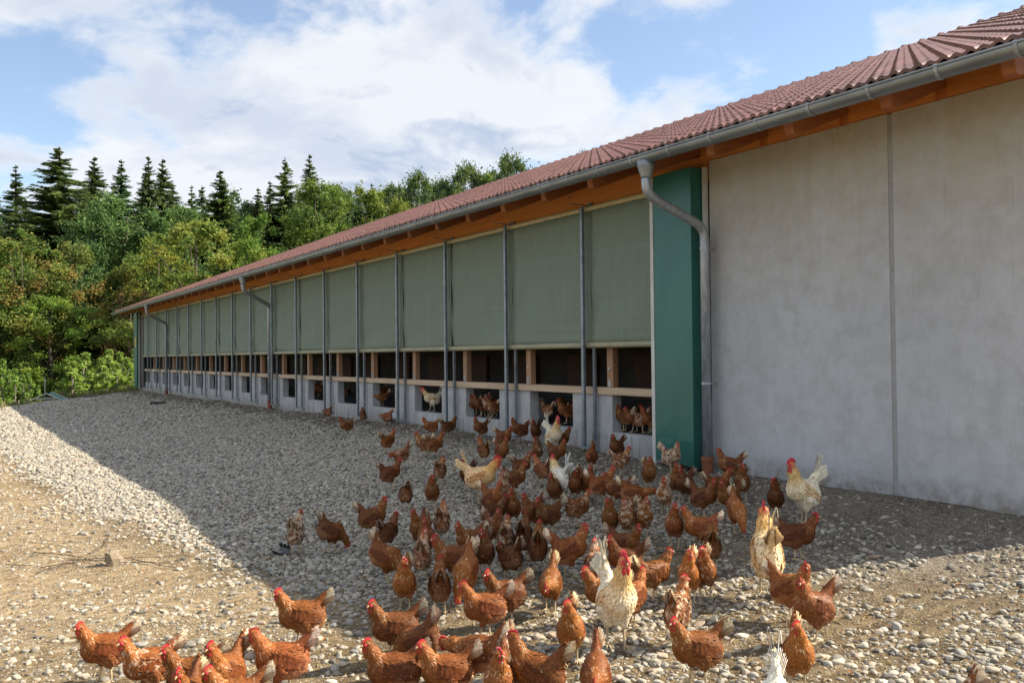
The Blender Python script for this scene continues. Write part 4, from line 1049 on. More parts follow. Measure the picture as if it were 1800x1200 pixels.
    if not rooster:
        hk = np.exp(-(np.linalg.norm(pos - (n0 + (n1 - n0) * .1), axis=1) / .05) ** 2); lite = (rr.rand(nf) < np.where(isn, .03 + .38 * hk, .006)); fc = np.where(lite[:, None], np.array([.50, .30, .16]), fc)
    else:
        fc = np.where((rr.rand(nf) < .05)[:, None], np.array([.66, .46, .24]), fc)
    fcc = np.repeat(fc[keep], 5, 0); nk = int(keep.sum()); fcc = fcc.reshape(nk, 5, 3); fcc[:, 4] *= 1.12; fcc[:, 0] *= .88; fcc = fcc.reshape(-1, 3)
    base = len(V); q5 = base + np.arange(nk)[:, None] * 5
    Tf = np.concatenate([q5 + np.array(t) for t in ((0, 1, 2), (0, 2, 3), (1, 4, 2), (2, 4, 3))])
    mb = MB(); mb.add(V, Fq, 0, cols); 
    mb.v.extend(map(tuple, fv.reshape(-1, 3))); mb.f.extend(map(tuple, Tf.tolist())); mb.mi.extend([0] * len(Tf)); mb.c.extend(map(tuple, fcc))
    # shanks and toes continue the thighs
    for s_, k_ in ((1, kl), (-1, kr)):
        y = s_ * fl * .86; kx = k_ * .55; fx = k_ * .9 + .004
        mb.tube([(kx, y, .112), (kx - .004, y, .095), ((kx + fx) / 2 - .006, y, .052), (fx - .003, y, .014), (fx, y, .008)], [.0085, .0066, .0055, .0056, .006], 7, 1)
        for an, l in ((0, .046), (.5, .038), (-.5, .038), (math.pi, .020)):
            ex, ey = fx + math.cos(an) * l, y + math.sin(an) * l
            mb.tube([(fx, y, .009), (fx + (ex - fx) * .55, y + (ey - y) * .55, .0085), (ex, ey, .002)], [.0052, .0042, .0018], 5, 1)
    body = mb.build(name, ['feather', 'leg'], smooth=True)
    # head details
    lk = np.array([math.cos(look), math.sin(look), 0]); lz = np.array([0, 0, 1.0])
    if pose == 'peck': lk = np.array([.35, math.sin(look) * .4, -.9]); lz = np.array([.9, 0, .35])
    if pose == 'low': lk = np.array([math.cos(look) * .93, math.sin(look), -.35]); lz = np.array([.35, 0, .93])
    lk = lk / np.linalg.norm(lk); ly = np.cross(lz, lk); ly /= np.linalg.norm(ly); lz = np.cross(lk, ly)
    Hd = lambda x, y, z: h + lk * x + ly * y + lz * z
    k = 1.7 if rooster else 1.0
    m = MB(); nz = 6; vs = []
    for side in (-1, 1):
        vs.append(Hd(-.022 * k ** .7, side * .003, .010)); 
        for i in range(nz * 2 + 1):
            t = i / (nz * 2); x = -.026 * k ** .7 + .054 * k ** .7 * t; z = .015 + (.016 * math.sin(math.pi * min(1, t * .9 + .08)) + (.008 if i % 2 else -.001)) * k
            vs.append(Hd(x, side * .0022, z))
        vs.append(Hd(.028 * k ** .7, side * .003, .006))
    nn_ = nz * 2 + 3; m.add(vs, [tuple(range(nn_)), tuple(range(2 * nn_ - 1, nn_ - 1, -1))] + [((i + 1) % nn_, i, i + nn_, (i + 1) % nn_ + nn_) for i in range(nn_)]); m.build('comb', 'comb', body)
    m = MB(); m.tube([Hd(.020, 0, .001), Hd(.034, 0, -.001), Hd(.046, 0, -.008)], [.0085, .006, .001], 7); m.build('beak', 'beak', body, smooth=True)
    for s_ in (-1, 1):
        m = MB(); m.tube([Hd(.018, s_ * .008, -.010), Hd(.017, s_ * .010, -.010 - .012 * k), Hd(.014, s_ * .010, -.012 - .022 * k), Hd(.013, s_ * .009, -.014 - .027 * k)], [.004, .0065 * k ** .6, .006 * k ** .6, .001], 7); m.build('wattle', 'comb', body, smooth=True)
        m = MB(); m.tube([Hd(.009, s_ * .0175, .004), Hd(.009, s_ * .0215, .004)], [.0048, .0034], 8); m.build('eye', 'eye', body, smooth=True)
        m = MB(); vs = []
        for jj in range(4):
            for kk in range(10):
                ta = 6.283 * kk / 10; ra = (1, .85, .5, .05)[jj]; vs.append(Hd(.013 + math.cos(ta) * .0155 * ra * k ** .4, s_ * ((.0095, .0165, .0192, .0198)[jj]), .0005 + math.sin(ta) * .0125 * ra * k ** .4))
        m.add(vs, [(jj * 10 + kk, jj * 10 + (kk + 1) % 10, jj * 10 + 10 + (kk + 1) % 10, jj * 10 + 10 + kk) for jj in range(3) for kk in range(10)]); m.build('face', 'comb', body, smooth=True)
        # bare red skin around the eye
        # folded wing: overlapping coverts and long flight feathers along the flank
        m = MB(); 
        for row in range(6):
            nfe = 9 - row
            for i in range(nfe):
                u_ = .062 - .020 * row - i * .006 * 0; zz = .045 - i * (.078 / nfe) - row * .002
                st = rot(u_, zz); x, z = st[0], st[2]
                # push onto the surface
                yy = .105 * s_
                pt = np.array([[x, yy, z]]); 
                for _ in range(10): pt[:, 1] -= s_ * max(-.02, min(.02, float(sdf(pt)[0]))) * .9
                y0 = pt[0, 1] + s_ * .003
                l = .046 + .008 * row + (.016 if row > 3 else 0); d_ = rot(u_ - l, zz * .45 - .004 - row * .002) - st
                e_ = st + d_; pe = np.array([[e_[0], yy * .9, e_[2]]])
                for _ in range(10): pe[:, 1] -= s_ * max(-.02, min(.02, float(sdf(pe)[0]))) * .9
                y1 = pe[0, 1] + s_ * (.009 if row > 2 else .006)
                if abs(y1) < .012: y1 = s_ * .02
                wv = np.array([0, 0, .0085]); p0 = np.array([x, y0, z]); p1 = np.array([e_[0], y1, e_[2]]); pm = p0 * .45 + p1 * .55 + np.array([0, s_ * .003, 0])
                c = np.array(pal['wing']) * rr.uniform(.75, 1.3)
                if row == 5 and i > nfe - 3 and rr.rand() < .8: c = np.array(pal['tip']) * .95
                if rooster and rr.rand() < .35: c = np.array((.42, .20, .08)) * rr.uniform(.7, 1.2)
                m.add([p0 + wv * .6, pm + wv * 1.1, p1 + wv * .5, p1 - d_ * -.12, p1 - wv * .5, pm - wv * 1.1, p0 - wv * .6, pm + np.array([0, s_ * .002, 0])], [(0, 1, 7), (1, 2, 7), (2, 3, 7), (3, 4, 7), (4, 5, 7), (5, 6, 7), (6, 0, 7)], 0, tuple(c))
        m.build('wing', 'feather', body, smooth=False)
    # tail fan
    m = MB(); nt = 7
    for i in range(nt):
        for s_ in (-1, 1):
            f_ = i / (nt - 1); yaw = s_ * (.03 + .20 * f_); 
            dr = tax * (1 - .25 * f_) + np.array([-.5, 0, -.05]) * f_ * .6; dr /= np.linalg.norm(dr); dr = dr + np.array([0, math.sin(yaw), 0]); Lt = (np.linalg.norm(tt - tb) * (1.10 - .22 * f_)) * rr.uniform(.92, 1.06)
            p0 = tb + (tt - tb) * .12 + np.array([0, s_ * (.003 + .010 * f_), -.012 * f_]); up_ = np.cross(dr, np.array([0, 1.0, 0])); up_ /= np.linalg.norm(up_)
            wv = up_ * .0125; vs = []; cc = []
            for t, ww in ((0, .5), (.4, 1), (.75, 1.05), (.93, .7), (1.0, .1)):
                cen = p0 + dr * Lt * t + np.array([0, s_ * .006 * t * t, 0])
                vs += [cen + wv * ww, cen + np.array([0, s_ * .002, 0]), cen - wv * ww]
                base_c = np.array(pal['tail']) * (.8 + .25 * rr.rand()); tc_ = np.array(pal['tip']); mixt = max(0, min(1, (t - .48) / .30)) * (1.0 if i < 5 else .4)
                cc += [tuple(base_c * (1 - mixt) + tc_ * mixt)] * 3
            m.add(vs, [(3 * j + a, 3 * j + a + 1, 3 * j + a + 4, 3 * j + a + 3) for j in range(4) for a in (0, 1)], 0, cc)
    if rooster:   # curved sickles
        for i in range(5):
            s_ = 1 if i % 2 else -1; pts = []; L0 = .15 + .02 * i
            for j in range(8):
                t = j / 7; an = 1.25 + t * 2.3; pts.append(tb + np.array([-.02 - t * .045 - .03 * math.sin(t * 3), s_ * (.006 + .012 * t * i / 2), .05 + L0 * math.sin(t * 2.35) * .75 - i * .006]))
            vs = []; cc = []
            for j, p in enumerate(pts):
                d_ = pts[min(j + 1, 7)] - pts[max(j - 1, 0)]; n_ = np.cross(d_, [0, 1.0, 0]); n_ /= np.linalg.norm(n_); ww = .013 * math.sin(math.pi * (j + 1) / 9)
                vs += [p + n_ * ww, p + np.array([0, s_ * .002, 0]), p - n_ * ww]; cc += [tuple(np.array(pal['tip']) * (1.0 - .08 * i))] * 3
            m.add(vs, [(3 * j + a, 3 * j + a + 1, 3 * j + a + 4, 3 * j + a + 3) for j in range(7) for a in (0, 1)], 0, cc)
    m.build('tail', 'feather', body, smooth=False)
    return body
HP = {'u': bird('hen', 1, 'up'), 'ul': bird('hen', 2, 'up', look=.75, step=.03), 'ur': bird('hen', 3, 'up', look=-.75, step=-.03), 'n': bird('hen', 4, 'walk', step=.05), 'nl': bird('hen', 5, 'walk', look=.6, step=-.035), 'nr': bird('hen', 55, 'walk', look=-.6, step=.035),
      'l': bird('hen', 6, 'low', step=.04), 'p': bird('hen', 7, 'peck', step=-.03), 'R': bird('rooster', 8, 'roo', True, step=.02), 'Q': bird('rooster', 9, 'roowalk', True, step=-.04), 'K': bird('rooster', 10, 'peck', True)}
FLOCK = []
SC = {'u': .90, 'ul': .90, 'ur': .90, 'n': .87, 'nl': .87, 'nr': .87, 'l': .88, 'p': .90, 'R': 1.0, 'Q': 1.0, 'K': .9}
HG = 'brown hens of the flock in front of the barn'; RG = 'pale roosters among the hens'
def put(kind, px, py, ang, label, scale=1.0, tone=1.0, white=0.35, zfix=None, xfix=None, tint=None, group=None):
    """feet at the photographed point; ang 0 = faces right, 90 = away, 180 = left, 270 = towards the viewer"""
    if zfix is None: Pp = ground_hit(px, py)
    else:
        d = ray(px, py); Pp = d * (zfix / d[2]) if xfix is None else d * (xfix / d[0])
    x, y = float(Pp[0]), float(Pp[1]); z = float(Pp[2]) if zfix is None else zfix
    fw = np.array([x, y]) / math.hypot(x, y); rt_ = np.array([fw[1], -fw[0]]); a = math.radians(ang); dv = math.cos(a) * rt_ + math.sin(a) * fw
    if kind in 'un' and (int(px) % 3): kind = kind + (('l' if 90 < ang < 268 else 'r') if int(px) % 3 == 1 or 120 < ang < 240 else 'r')
    src = HP[kind]; first = src.get('placed') is None
    o = src if first else dup(src)
    if first: src['placed'] = 1
    rooster = kind in 'RQK'; s = (1 + (scale - 1) * .6) * SC[kind] * (1.16 if rooster else 1.0) * R.uniform(.97, 1.03)
    o.location = (x, y, z + .020); o.rotation_euler = (0, 0, math.atan2(dv[1], dv[0])); o.scale = (s, s, s)
    tone *= R.uniform(.80, 1.12) * R.choice((1, 1, 1, 1, 1.3, .78)); t = tint or (tone, tone * R.uniform(.94, 1.06), tone * R.uniform(.92, 1.08)); o.color = (*t, white if not rooster else -1.0)
    for c in o.children: c.color = o.color
    tag(o, label, 'rooster' if rooster else 'hen', group or (RG if rooster else HG)); FLOCK.append(o); return o
T = 270
H_ = [  # kind, x, y(feet), heading, label, options
 ('l', 576, 739, 120, 'small hen with its back turned, farthest out along the base wall', dict(scale=.95)),
 ('n', 638, 746, 100, 'second farthest hen along the base wall, seen from behind', {}),
 ('n', 609, 766, 200, 'lone hen stepping left on the gravel, farthest from the flock at upper left', {}),
 ('l', 680, 750, 130, 'hen facing the base wall just left of the black elbow piece', {}),
 ('n', 757, 769, 180, 'hen walking left right under the pop hole with the white rooster', {}),
 ('n', 789, 770, 25, 'hen heading right and away, tail to tail with the one under the rooster hole', {}),
 ('u', 845, 775, 215, 'dark hen with raised tail below the crowded pop hole', dict(tone=.72)),
 ('u', 914, 779, 190, 'tall upright hen facing left beside the wall right of the double guide rails', dict(tone=.85)),
 ('u', 942, 781, 250, 'small dark hen facing forward right of the tall upright one at the wall', dict(tone=.62, scale=.95)),
 ('n', 986, 797, 20, 'dark hen half hidden behind the slim white rooster by the wall', dict(tone=.7)),
 ('n', 886, 790, 330, 'hen facing right below the double guide rails, head raised', dict(tone=.75)),
 ('u', 682, 798, 40, 'compact hen facing right, upper one of three at the left side of the flock', dict(tone=.9)),
 ('l', 705, 826, 225, 'hen bending its red head left, middle one of three at the left side', dict(white=.8)),
 ('u', 745, 805, 150, 'rear hen of the close pair left of the golden rooster, pale tail up', dict(white=.7)),
 ('u', 764, 807, 20, 'front hen of the close pair left of the golden rooster, red head turned right', dict(tone=.8)),
 ('n', 850, 817, 110, 'orange hen seen from behind with a fluffy white tail', dict(tone=1.25, white=.3)),
 ('u', 882, 820, 300, 'hen with raised head next to the orange fluffy tailed one', dict(tone=.8)),
 ('u', 686, 862, 20, 'upright hen with buff belly, lower one of three at the left side', dict(white=.3)),
 ('l', 713, 900, 100, 'round backed hen seen from behind with one white feather streak', dict(white=.6)),
 ('u', 760, 897, 262, 'dark tall hen looking straight ahead, alone above the left group', dict(tone=.75, white=0)),
 ('n', 774, 855, 75, 'hen with pale buff rear seen from behind, left of the golden rooster', dict(tone=1.15, white=.8)),
 ('u', 822, 864, 240, 'dark hen tucked against the left flank of the golden rooster', dict(tone=.6, white=0)),
 ('n', 917, 846, 35, 'hen walking right and away with frizzy pale tail, behind the golden rooster', dict(white=.6)),
 ('n', 952, 856, 120, 'hen turned away with buff rear and bent white tail, left of the curled tail rooster', dict(white=.6)),
 ('u', 944, 818, 265, 'hen peeping over the one with the bent white tail', dict(white=.7, tone=.85)),
 ('u', 980, 822, 330, 'upright dark hen right behind the slim white rooster', dict(tone=.75)),
 ('u', 885, 890, 262, 'speckled hen facing forward right of the golden rooster legs', dict(white=1.0)),
 ('u', 905, 873, 10, 'hen looking right over the back of the speckled one', dict(tone=.85, white=.5)),
 ('u', 866, 908, 320, 'hen with high tail at the top of the dense middle cluster', dict(tone=.85)),
 ('n', 868, 936, 20, 'brown hen striding right across the top of the dense middle cluster', dict(tone=.75, white=.5)),
 ('u', 902, 928, 270, 'hen facing the viewer with upright tail, right of the striding one', dict(tone=.8, white=0)),
 ('u', 936, 938, 230, 'dark hen looking out from behind its broad white tailed neighbour', dict(tone=.65, white=0)),
 ('n', 964, 942, 215, 'broad hen with white tipped tail facing left, centre of the flock', dict(tone=.85, white=.2)),
 ('u', 975, 893, 250, 'hen in the gap below the curled tail rooster', dict(tone=.7)),
 ('n', 1016, 928, 35, 'hen with a spread white barred tail fan pointing left', dict(tone=.85, white=.7)),
 ('u', 1058, 887, 10, 'light orange hen with buff belly standing side on, head raised to the right', dict(tone=1.2, white=.35, scale=1.05)),
 ('l', 1040, 829, 262, 'dark hen facing forward alone in front of the last double guide rail', dict(tone=.75, white=0)),
 ('u', 1085, 813, 235, 'dark hen pressed to the stained wall below the nearest pop hole', dict(tone=.6, white=.3)),
 ('n', 1091, 838, 40, 'hen with fluffy cream rear seen from behind, nearest pop hole above it', dict(tone=1.1, white=.95)),
 ('u', 1141, 864, 285, 'slim hen facing forward left of the green cover, one foot lifted', dict(tone=.95)),
 ('u', 1180, 834, 320, 'brown and white mottled hen standing before the green cover', dict(white=1.1)),
 ('u', 1168, 907, 262, 'mottled hen with a long white tail behind it, below the green cover', dict(white=1.0, tone=.9)),
 ('u', 1189, 880, 265, 'hen showing only head and chest behind the mottled one', dict(tone=.8)),
 ('u', 1206, 887, 245, 'dark upright hen right of the two mottled ones, near the clay socket', dict(tone=.68, white=0)),
 ('u', 1186, 965, 266, 'plump hen facing forward with pale upright tail, left of the big side on hen', dict(tone=.85, white=.2)),
 ('n', 1232, 972, 178, 'big orange brown hen side on facing left, white tail at its right', dict(tone=1.05, white=.3, scale=1.12)),
 ('u', 1238, 913, 330, 'small dark hen whose red face shows over the back of the big side on hen', dict(tone=.7)),
 ('n', 1262, 888, 30, 'hen turned right and away in the knot beside the clay socket', dict(tone=.9, white=.3)),
 ('u', 1284, 853, 190, 'hen with raised pale tail tip closest to the foot of the near downpipe', dict(tone=.85, white=.6)),
 ('u', 1306, 882, 262, 'dark hen facing forward at the right of the knot beside the clay socket', dict(tone=.75, white=.3)),
 ('u', 1283, 914, 225, 'hen looking left past the white tail of the big side on hen', dict(tone=.8)),
 ('p', 1296, 940, 290, 'hen bent down pecking, speckled neck, right of the big side on hen', dict(tone=.9, white=.5)),
 ('u', 1364, 912, 268, 'round dark hen below the black and white rooster', dict(tone=.65, white=0, scale=.95)),
 ('u', 1073, 950, 266, 'dark breasted hen facing forward with both feet planted, right of the white fan tail', dict(tone=.7, white=0)),
 ('u', 1104, 952, 255, 'left one of two look-alike speckled hens standing shoulder to shoulder', dict(tone=.9, white=.9)),
 ('u', 1131, 950, 285, 'right one of two look-alike speckled hens standing shoulder to shoulder', dict(tone=.9, white=.8)),
 ('n', 1086, 895, 175, 'hen with bright red comb facing left behind the low crossing hen', dict(tone=.75, white=.5)),
 ('l', 1116, 903, 5, 'hen crossing to the right with its neck low', dict(tone=.8)),
 ('u', 1012, 884, 262, 'hen with a red face squeezed left of the light orange hen', dict(tone=.8)),
 ('u', 1031, 880, 300, 'hen just left of the light orange one, only head and shoulder free', dict(tone=.75)),
 ('n', 1099, 1002, 330, 'dark hen walking to the lower right with lifted tail, behind the big comb rooster', dict(tone=.7, white=.2)),
 ('u', 655, 948, 12, 'tall hen side on facing right with buff thighs, left rim of the flock', dict(tone=.95, white=.5, scale=1.05)),
 ('n', 683, 972, 60, 'hen walking away to the right with white wing edge, left rim of the flock', dict(tone=.8, white=.5)),
 ('p', 681, 1030, 330, 'rusty hen bowing to peck at the right, tail cocked, left rim of the flock', dict(tone=1.0, white=.1, scale=1.08)),
 ('u', 520, 976, 75, 'pale backed hen standing behind the black gutter scrap', dict(tone=1.15, white=1.1)),
 ('p', 584, 974, 20, 'dark hen pecking alone between the gutter scrap and the flock', dict(tone=.75, white=.3)),
 ('u', 737, 968, 250, 'rear hen of the dark red faced pair behind the long backed hen', dict(tone=.7)),
 ('u', 750, 985, 262, 'front hen of the dark red faced pair behind the long backed hen', dict(tone=.7)),
 ('n', 797, 1032, 188, 'long backed brown hen walking left with its tail stretched behind', dict(tone=.85, white=.15, scale=1.15)),
 ('u', 777, 955, 80, 'hen with cream rear seen from behind at the top of the left group', dict(tone=1.2, white=.9)),
 ('u', 742, 1024, 85, 'pale fluffy hen seen from behind under the head of the long backed hen', dict(tone=1.2, white=1.0)),
 ('n', 773, 1082, 92, 'hen walking straight away with split white tail feathers', dict(tone=.9, white=.5)),
 ('u', 712, 1078, 262, 'hen stepping into the sun facing forward with a tall white tail', dict(tone=1.05, white=.2)),
 ('p', 818, 1062, 250, 'hen bent forward pecking with a dusty back, centre left', dict(tone=.95, white=.3, scale=1.08)),
 ('n', 826, 990, 215, 'slender dark hen looking left, right of the cream rear one', dict(tone=.75)),
 ('u', 868, 968, 300, 'hen with a bluish face looking down, in the dense middle cluster', dict(tone=.7, white=.6)),
 ('n', 889, 988, 85, 'cream rumped hen seen from behind in the dense middle cluster', dict(tone=1.25, white=.9)),
 ('u', 852, 1016, 262, 'dark chested hen facing forward with cream tail, in the dense middle cluster', dict(tone=.65, white=.6)),
 ('l', 897, 1026, 115, 'hen bending away with rounded brown back, right side of the dense middle cluster', dict(tone=.85, white=.1, scale=1.06)),
 ('u', 921, 988, 80, 'dark hen behind the rounded brown back', dict(tone=.6, white=0)),
 ('u', 946, 1008, 90, 'hen standing alone with its back turned and tail in the middle', dict(tone=1.0, white=.4)),
 ('u', 1001, 1018, 12, 'tall hen stretching its neck to the right, white tipped tail at its left', dict(tone=.9, white=.1, scale=1.12)),
 ('n', 889, 1102, 205, 'hen facing left with cocked tail, between the sunlit hens and the dense cluster', dict(tone=.95, white=.1, scale=1.05)),
 ('l', 968, 1080, 262, 'hen coming straight on with lowered head, centre of the open gravel', dict(tone=.85, white=.3, scale=1.05)),
 ('n', 852, 1128, 195, 'big rusty hen facing left with cream tail, at the edge of the sunlight', dict(tone=1.1, white=.1, scale=1.12)),
 ('u', 1004, 1172, 268, 'big upright hen facing the viewer left of the big comb rooster', dict(tone=1.0, white=.1, scale=1.06)),
 ('u', 1046, 1050, 95, 'hen with ruffled white tail seen from behind, left behind the big comb rooster', dict(tone=1.0, white=.8)),
 ('n', 1113, 1103, 60, 'orange hen walking away at the right flank of the big comb rooster', dict(tone=1.15, white=.3)),
 ('n', 1064, 1098, 185, 'hen whose red comb and dark wing stick out left of the big comb rooster', dict(tone=.95)),
 ('n', 1150, 1058, 35, 'hen turned away to the right with black and white tail, beyond the big comb rooster', dict(tone=1.0, white=.4)),
 ('u', 1100, 1035, 190, 'brown hen half hidden right behind the comb of the big rooster', dict(tone=.75)),
 ('u', 1213, 1062, 262, 'hen facing forward with a pale tail cone straight above its head', dict(tone=1.0, white=.1)),
 ('u', 1240, 1057, 268, 'hen facing forward with white spotted chest, right of the one with the tail cone', dict(tone=.95, white=.6)),
 ('n', 1251, 1004, 95, 'dusty brown hen seen from behind, above the two forward facing ones', dict(tone=.8, white=.2)),
 ('n', 1403, 988, 8, 'dark brown hen side on facing right beside the cream rooster', dict(tone=.75, white=.4, scale=1.06)),
 ('u', 1390, 1095, 330, 'dark hen walking right in front of the cream rooster legs', dict(tone=.8, white=.2, scale=1.05)),
 ('u', 1432, 1134, 225, 'sunlit hen facing left, rightmost complete hen of the flock', dict(tone=1.0, white=.1, scale=1.06)),
 ('u', 1403, 1222, 275, 'hen cut by the lower edge with pale tail behind, right part of the picture', dict(tone=1.05, white=.1, scale=1.08)),
 ('u', 1192, 1135, 75, 'hen turned away with white wing feathers folded out, right of the big comb rooster', dict(tone=1.0, white=.9)),
 ('n', 1226, 1212, 205, 'rusty hen facing left with tall white tail, at the lower edge right of centre', dict(tone=1.0, white=.15, scale=1.08)),
 ('u', 945, 1262, 165, 'hen with a long sloping neck at the lower edge below the centre', dict(tone=.95, white=.1, scale=1.12)),
 ('l', 842, 1222, 150, 'pale orange hen bowed to the left with raised tail, at the lower edge', dict(tone=1.25, white=.3, scale=1.12)),
 ('u', 880, 1268, 262, 'hen cut by the lower edge with upright striped tail', dict(tone=1.05, white=.6)),
 ('l', 1048, 1258, 268, 'hen cut by the lower edge below the big comb rooster, only comb and tail above', dict(tone=1.0, white=.2)),
 ('n', 694, 1168, 192, 'sunlit hen facing left with white tail tip, upper one of the lower middle group', dict(tone=1.05, white=.1, scale=1.08)),
 ('n', 530, 1145, 183, 'sunlit hen stretched in a stride to the left, alone on the trodden soil', dict(tone=1.12, white=.05, scale=1.14)),
 ('n', 495, 1232, 180, 'large sunlit hen with cream tail facing left, below the striding one', dict(tone=1.08, white=.1, scale=1.12)),
 ('n', 692, 1252, 185, 'large rusty hen cut by the lower edge with white striped tail at its right', dict(tone=.95, white=.3, scale=1.12)),
 ('p', 732, 1196, 160, 'hen bent behind the large rusty one, only its rounded back visible', dict(tone=.85, white=.4)),
 ('n', 785, 1250, 188, 'hen facing left at the lower edge between the rusty hen and the pale orange one', dict(tone=1.05, white=.3)),
 ('n', 185, 1205, 184, 'leftmost hen of the picture, sunlit with big cream tail', dict(tone=1.08, white=.1, scale=1.08)),
 ('n', 262, 1237, 190, 'second hen from the left at the lower edge, white chest patch', dict(tone=1.05, white=.8, scale=1.06)),
 ('n', 338, 1256, 190, 'third hen from the left at the lower edge, cream hackle tips', dict(tone=1.02, white=.4, scale=1.06)),
 ('u', 396, 1258, 235, 'dark hen facing forward left, fourth from the left at the lower edge', dict(tone=.75, white=.3, scale=1.04)),
 ('u', 330, 1308, 250, 'hen almost wholly below the lower edge, red comb under the third hen', dict(tone=1.0)),
 ('n', 415, 1298, 185, 'hen mostly below the lower edge with white barred tail under the large sunlit one', dict(tone=1.05, white=.6)),
 ('p', 1672, 1352, 200, 'hen below the lower edge at the right corner showing only tail feathers', dict(tone=1.1, white=.5)),
]
for k_, x_, y_, a_, l_, o_ in H_: put(k_, x_, y_, a_, l_, **o_)
put('R', 973, 800, 300, 'slim white rooster with golden neck standing by the wall', scale=.98, tint=(1.0, .98, .95))
put('Q', 845, 882, 350, 'golden rooster with white belly and curled white tail facing right', scale=1.0, tint=(1.08, .80, .52))
put('Q', 985, 884, 115, 'white rooster turned away with a curled tail, in the upper middle of the flock', scale=.95, tint=(1.04, 1.08, 1.16))
put('R', 1083, 1142, 292, 'big cream rooster with large red comb facing the viewer', scale=1.08, tint=(1.03, .98, .90))
put('R', 1350, 1052, 98, 'cream rooster seen from behind with long golden neck and rusty wings', scale=1.12, tint=(1.06, .93, .72))
put('R', 1413, 922, 225, 'black and white rooster with golden neck standing by the concrete wall', scale=1.0, tint=(.98, .97, .92))
put('K', 1366, 1368, 270, 'rooster bowed below the lower edge right, only its white tail tip in view', tint=(1.05, 1.08, 1.12))
# birds standing in the pop holes
WG = 'hens standing in the pop holes'
WZ = -1.0
for k_, x_, X_, a_, l_, o_ in [
 ('Q', 760, 7.2, 182, 'white rooster with golden neck standing in the pop hole above the wall hens', dict(scale=.88, tint=(1.02, 1.0, .96), group=RG)),
 ('l', 672, 7.28, 178, 'hen looking left in the pop hole left of the rooster hole', dict(tone=.8)),
 ('n', 826, 7.2, 330, 'leftmost hen in the crowded pop hole, tail spread to the left', dict(tone=.85, white=.7)),
 ('u', 838, 7.3, 200, 'second hen from the left in the crowded pop hole, red comb raised', dict(tone=.75)),
 ('u', 846, 7.2, 190, 'third hen from the left in the crowded pop hole', dict(tone=.85)),
 ('u', 855, 7.32, 300, 'hen at the back of the crowded pop hole, head above the rest', dict(tone=.7)),
 ('n', 862, 7.2, 170, 'hen with buff wing in the right half of the crowded pop hole', dict(tone=1.1, white=.9)),
 ('n', 870, 7.26, 190, 'rightmost hen in the crowded pop hole', dict(tone=.8)),
 ('n', 962, 7.35, 130, 'hen turned inward with ruffled tail in the pop hole behind the slim rooster', dict(tone=.9, white=.9)),
 ('u', 996, 7.35, 185, 'hen facing left in the pop hole behind the slim rooster', dict(tone=.85)),
 ('u', 1098, 7.22, 150, 'dark hen at the left in the nearest pop hole', dict(tone=.7)),
 ('n', 1116, 7.22, 190, 'hen stepping out to the left in the nearest pop hole', dict(tone=.95)),
 ('n', 1130, 7.2, 40, 'buff hen turned away in the nearest pop hole', dict(tone=1.15, white=1.0)),
 ('u', 1142, 7.36, 195, 'tall hen at the right behind the white trim in the nearest pop hole', dict(tone=.9)),
 ('u', 1144, 7.24, 200, 'low hen at the right in the nearest pop hole, red face half hidden', dict(tone=.95, scale=.85))]:
    d = ray(x_, 770.0); o_ = dict(o_); o_['zfix'] = WZ; o_['xfix'] = X_; o_.setdefault('group', WG); put(k_, x_, 770.0, a_, l_, **o_)
# dim birds on the litter inside
IG = 'dim hens on the litter inside the barn'; rI = random.Random(3)
ordn = ['nearest', 'second nearest', 'third nearest', 'fourth nearest', 'fifth nearest', 'sixth nearest', 'seventh nearest', 'eighth nearest']
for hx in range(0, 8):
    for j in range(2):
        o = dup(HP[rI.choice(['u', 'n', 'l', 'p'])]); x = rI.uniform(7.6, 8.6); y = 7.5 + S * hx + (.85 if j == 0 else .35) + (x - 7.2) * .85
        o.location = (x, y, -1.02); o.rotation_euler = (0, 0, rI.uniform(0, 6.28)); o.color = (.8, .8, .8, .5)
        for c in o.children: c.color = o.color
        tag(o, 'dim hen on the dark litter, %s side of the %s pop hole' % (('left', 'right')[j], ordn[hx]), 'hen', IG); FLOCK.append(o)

for k_, o_ in list(HP.items()):
    if o_.get('placed') is None:
        for c in list(o_.children): bpy.data.objects.remove(c)
        bpy.data.objects.remove(o_)
    else: del o_['placed']

# ------------------------------------------------------------------ loose things
def at(px, py): return ground_hit(px, py)
# scrap of black gutter beside the pale hen
p = at(493, 975); z = p[2] + .055; root = empty('gutter_scrap', tuple(p)); tag(root, 'short black plastic gutter scrap with three clips lying on the gravel', 'gutter scrap')
m = MB(); n = 9; vs = []
for y in (-.085, .085):
    for rr_ in (.048, .043):
        for k in range(n + 1):
            t = math.pi * 1.02 + math.pi * .96 * k / n; vs.append((y, rr_ * math.cos(t), rr_ * math.sin(t)))
q = n + 1
m.add(vs, [(k, k + 1, 2 * q + k + 1, 2 * q + k) for k in range(n)] + [(q + k + 1, q + k, 3 * q + k, 3 * q + k + 1) for k in range(n)] + [(k + 1, k, q + k, q + k + 1) for k in range(n)] + [(2 * q + k, 2 * q + k + 1, 3 * q + k + 1, 3 * q + k) for k in range(n)] + [(0, 2 * q, 3 * q, q), (n, q + n, 3 * q + n, 2 * q + n)])
root.rotation_euler = (.35, 0, -.75 - math.pi / 5); root.location.z = z; m.build('channel', 'black_plastic', root, smooth=False)
for k in range(3):
    m = MB(); xx = -.06 + k * .06; m.box(xx - .012, xx + .012, .030, .052, -.002, .022); m.build('clip', 'black_plastic', root)
p = at(278, 711); m = MB(); m.tube([(-.22, 0, 0), (.22, .03, .0)], .055, 12); m.tube([(-.235, 0, 0), (-.16, 0, 0)], .066, 12)
